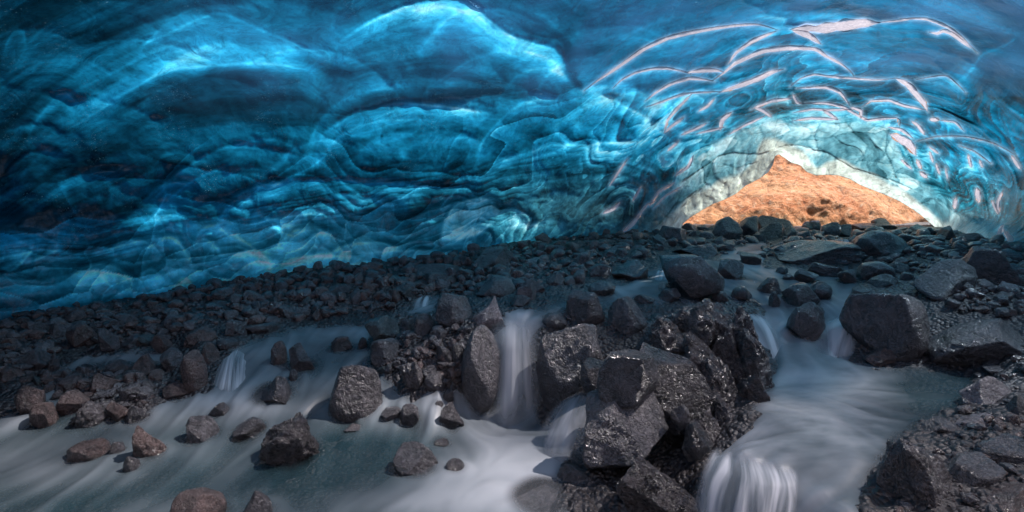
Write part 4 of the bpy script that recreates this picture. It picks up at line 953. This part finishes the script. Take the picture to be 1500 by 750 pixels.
# ------------------------------------------------------------------ waterfalls: closed curved sheets
def waterfall(label, lip, base, drop=1.8, bulge=.12, streaks=16, a0=.9, thick=.05, nu=70, nv=70, flare=0.0, sw=.34):
    """lip / base: rows of (px, py, Y)"""
    L = np.array([P(a, b, c) for a, b, c in lip]); B = np.array([P(a, b, c) for a, b, c in base])
    u = np.linspace(0, 1, nu); v = np.linspace(0, 1, nv)
    def along(A_): t = np.linspace(0, 1, len(A_)); return np.stack([np.interp(u, t, A_[:, k]) for k in range(3)], -1)
    Lu, Bu = along(L), along(B)
    UU, VV = np.meshgrid(u, v)
    hor = VV**.75; ver = VV**drop
    Pn = Lu[None]*(1-hor[..., None])+Bu[None]*hor[..., None]
    Pn[..., 2] = Lu[None, :, 2]*(1-ver)+Bu[None, :, 2]*ver
    arc = np.sin(np.pi*UU)*bulge*smooth(0, .35, VV)
    s_ = noise3(np.stack([UU*streaks+.3*VV, VV*.7, UU*0+len(label)], -1), 300)+.5*noise3(np.stack([UU*streaks*2.6, VV*.9, UU*0+3], -1), 301)
    Pn[..., 1] -= arc+.03*s_*VV
    if flare: Pn[..., 0] += (UU-.5)*flare*VV**3
    Pb = Pn.copy(); Pb[..., 1] += thick*np.sin(np.pi*UU)+.002; Pb[..., 2] -= .012
    al = a0*smooth(0, sw, UU+.04*s_)*smooth(1, 1-sw, UU+.04*s_)*smooth(0, .22, VV+.02)*smooth(.96, .66, VV)
    ac = np.stack([streaks*(UU+.22*noise3(np.stack([UU*3, VV*.8, UU*0+len(label)], -1), 305)), VV*.9, UU*0+len(label)*1.3], -1)
    n = nu*nv; Vt = np.vstack([Pn.reshape(-1, 3), Pb.reshape(-1, 3)])
    Qa = gridq(nv, nu); Qb = gridq(nv, nu, n)[:, ::-1]
    at = {'alpha': np.concatenate([al.ravel(), al.ravel()*.0+.0]), 'along': np.vstack([ac.reshape(-1, 3)]*2)}
    e = []
    for j in range(nv-1):
        e.append((j*nu, n+j*nu, n+(j+1)*nu, (j+1)*nu)); k = j*nu+nu-1; e.append((k, k+nu, n+k+nu, n+k))
    for i in range(nu-1):
        e.append((i, i+1, n+i+1, n+i)); k = (nv-1)*nu+i; e.append((k, n+k, n+k+1, k+1))
    o = mesh_from('waterfall', Vt, np.vstack([Qa, Qb, np.array(e)]), attrs=at, mats=[M_fall])
    tag(o, label, 'waterfall', 'waterfalls and cascades of the stream'); return o
waterfall('tall straight white waterfall dropping between the tall smooth boulder and dark boulder', [(712, 464, 5.25), (750, 465, 5.2), (800, 464, 5.25)], [(716, 655, 4.62), (750, 660, 4.55), (796, 655, 4.62)], 1.5, .10, 3.6, .9, flare=.25, sw=.42)
waterfall('small fan shaped waterfall beside the tear drop shaped boulder on the left', [(340, 508, 5.55), (352, 500, 5.6), (376, 508, 5.6)], [(290, 592, 4.7), (335, 600, 4.6), (372, 600, 4.65)], 1.7, .05, 11, 1.0, sw=.2)
waterfall('broad streaky waterfall pouring out of the right pool at the bottom edge', [(1046, 652, 3.22), (1100, 664, 3.11), (1172, 687, 2.94)], [(1000, 800, 2.86), (1085, 810, 2.72), (1170, 800, 2.64)], 2.0, .10, 12, 1.0, sw=.12)
waterfall('curved blue cascade sliding down the left side of the angular glittering boulder', [(838, 578, 4.45), (858, 570, 4.4), (882, 572, 4.3)], [(760, 690, 4.0), (815, 700, 3.8), (874, 700, 3.75)], 1.9, .03, 3.5, .8)
waterfall('left branch of the right hand cascade, against the craggy outcrop', [(1062, 462, 5.9), (1090, 455, 5.9), (1125, 458, 5.95)], [(1108, 552, 4.95), (1140, 556, 4.9), (1180, 552, 4.95)], 1.6, .05, 4, .8)
waterfall('right branch of the right hand cascade, against the striped cap boulder', [(1205, 470, 5.75), (1235, 460, 5.8), (1262, 464, 5.8)], [(1182, 548, 4.95), (1215, 552, 4.9), (1262, 545, 4.95)], 1.7, .06, 4, .8)
waterfall('short pinkish cascade draped over a rock right of the big domed boulder', [(1085, 412, 7.1), (1108, 408, 7.1), (1128, 414, 7.1)], [(1068, 462, 6.3), (1095, 466, 6.25), (1128, 464, 6.3)], 1.7, .05, 8, .85)
waterfall('thin misty fall slipping between the wide low boulder and triangular boulder', [(1226, 350, 8.5), (1236, 349, 8.5), (1248, 350, 8.5)], [(1222, 390, 7.8), (1232, 391, 7.8), (1246, 390, 7.8)], 1.5, .03, 5, .8, nu=24, nv=40)
waterfall('narrow cascade falling along the left side of the big domed boulder', [(958, 394, 7.6), (972, 391, 7.6), (988, 393, 7.6)], [(940, 440, 6.3), (955, 442, 6.25), (976, 440, 6.3)], 1.6, .04, 5, .85, nu=30, nv=40)
waterfall('small pinkish cascade between brown rocks near the left edge', [(66, 542, 5.3), (80, 540, 5.3), (96, 542, 5.3)], [(56, 606, 4.6), (76, 612, 4.55), (104, 606, 4.6)], 1.6, .04, 5, .75, nu=30, nv=40)
waterfall('little cascade entering the upper left pool beside the shadowy rock heap', [(612, 434, 7.1), (626, 431, 7.1), (640, 434, 7.1)], [(596, 458, 6.6), (616, 461, 6.55), (638, 460, 6.6)], 1.6, .03, 5, .8, nu=30, nv=30)
waterfall('low veil of water over a sunken ledge left of the striped cap boulder', [(1200, 420, 6.8), (1225, 414, 6.9), (1255, 418, 6.9)], [(1196, 446, 6.3), (1225, 450, 6.25), (1262, 446, 6.3)], 1.6, .03, 6, .8, nu=40, nv=30)

waterfall('tiny fall trickling between two dark stones below the triangular boulder', [(1250, 398, 7.6), (1258, 396, 7.6), (1270, 399, 7.6)], [(1248, 432, 6.8), (1258, 434, 6.8), (1272, 431, 6.8)], 1.6, .03, 4, .75, nu=24, nv=30)
waterfall('wide low riffle spilling toward the viewer just right of the square topped boulder', [(1096, 376, 8.6), (1112, 374, 8.6), (1136, 378, 8.6)], [(1088, 398, 7.9), (1112, 401, 7.9), (1140, 398, 7.9)], 1.5, .03, 5, .75, nu=30, nv=30)

# ------------------------------------------------------------------ light, sky, camera
SUN_EL, SUN_AZ = math.radians(54), math.radians(74)       # compass style: 0 = +Y (the view), 90 = +X (right)
sdir = np.array([math.sin(SUN_AZ)*math.cos(SUN_EL), math.cos(SUN_AZ)*math.cos(SUN_EL), math.sin(SUN_EL)])
ld = bpy.data.lights.new('sun', 'SUN'); ld.energy = 4.6; ld.angle = math.radians(.53); ld.color = (1, .93, .84)
lo = bpy.data.objects.new('sun', ld); COL.objects.link(lo)
from mathutils import Vector
lo.rotation_euler = Vector((-sdir).tolist()).to_track_quat('-Z', 'Y').to_euler(); lo.location = (6, -6, 20)
wd = bpy.data.worlds.new('World'); scene.world = wd; wd.use_nodes = True
nt = wd.node_tree; nt.nodes.clear()
sky = nt.nodes.new('ShaderNodeTexSky'); sky.sky_type = 'NISHITA'; sky.sun_disc = False; sky.sun_elevation = SUN_EL; sky.sun_rotation = SUN_AZ
bg = nt.nodes.new('ShaderNodeBackground'); bg.inputs[1].default_value = .12
wo = nt.nodes.new('ShaderNodeOutputWorld'); nt.links.new(sky.outputs[0], bg.inputs[0]); nt.links.new(bg.outputs[0], wo.inputs[0])
cd = bpy.data.cameras.new('camera'); cd.sensor_width = 36; cd.lens = 18.0; cd.clip_end = 2000; cd.clip_start = .05
co = bpy.data.objects.new('camera', cd); COL.objects.link(co); co.location = CAM.tolist(); co.rotation_euler = (math.pi/2-PITCH, 0, 0)
scene.camera = co
vs_ = scene.view_settings; vs_.view_transform = 'Standard'; vs_.look = 'None'; vs_.gamma = 1; vs_.exposure = 0.9; vs_.use_curve_mapping = False
scene.render.engine = 'CYCLES'; cy = scene.cycles
cy.use_denoising = True
try: cy.denoiser = 'OPENIMAGEDENOISE'
except Exception: pass
cy.max_bounces = 7; cy.diffuse_bounces = 4; cy.glossy_bounces = 3; cy.transmission_bounces = 4; cy.transparent_max_bounces = 12
cy.caustics_reflective = False; cy.caustics_refractive = False; cy.sample_clamp_indirect = 6
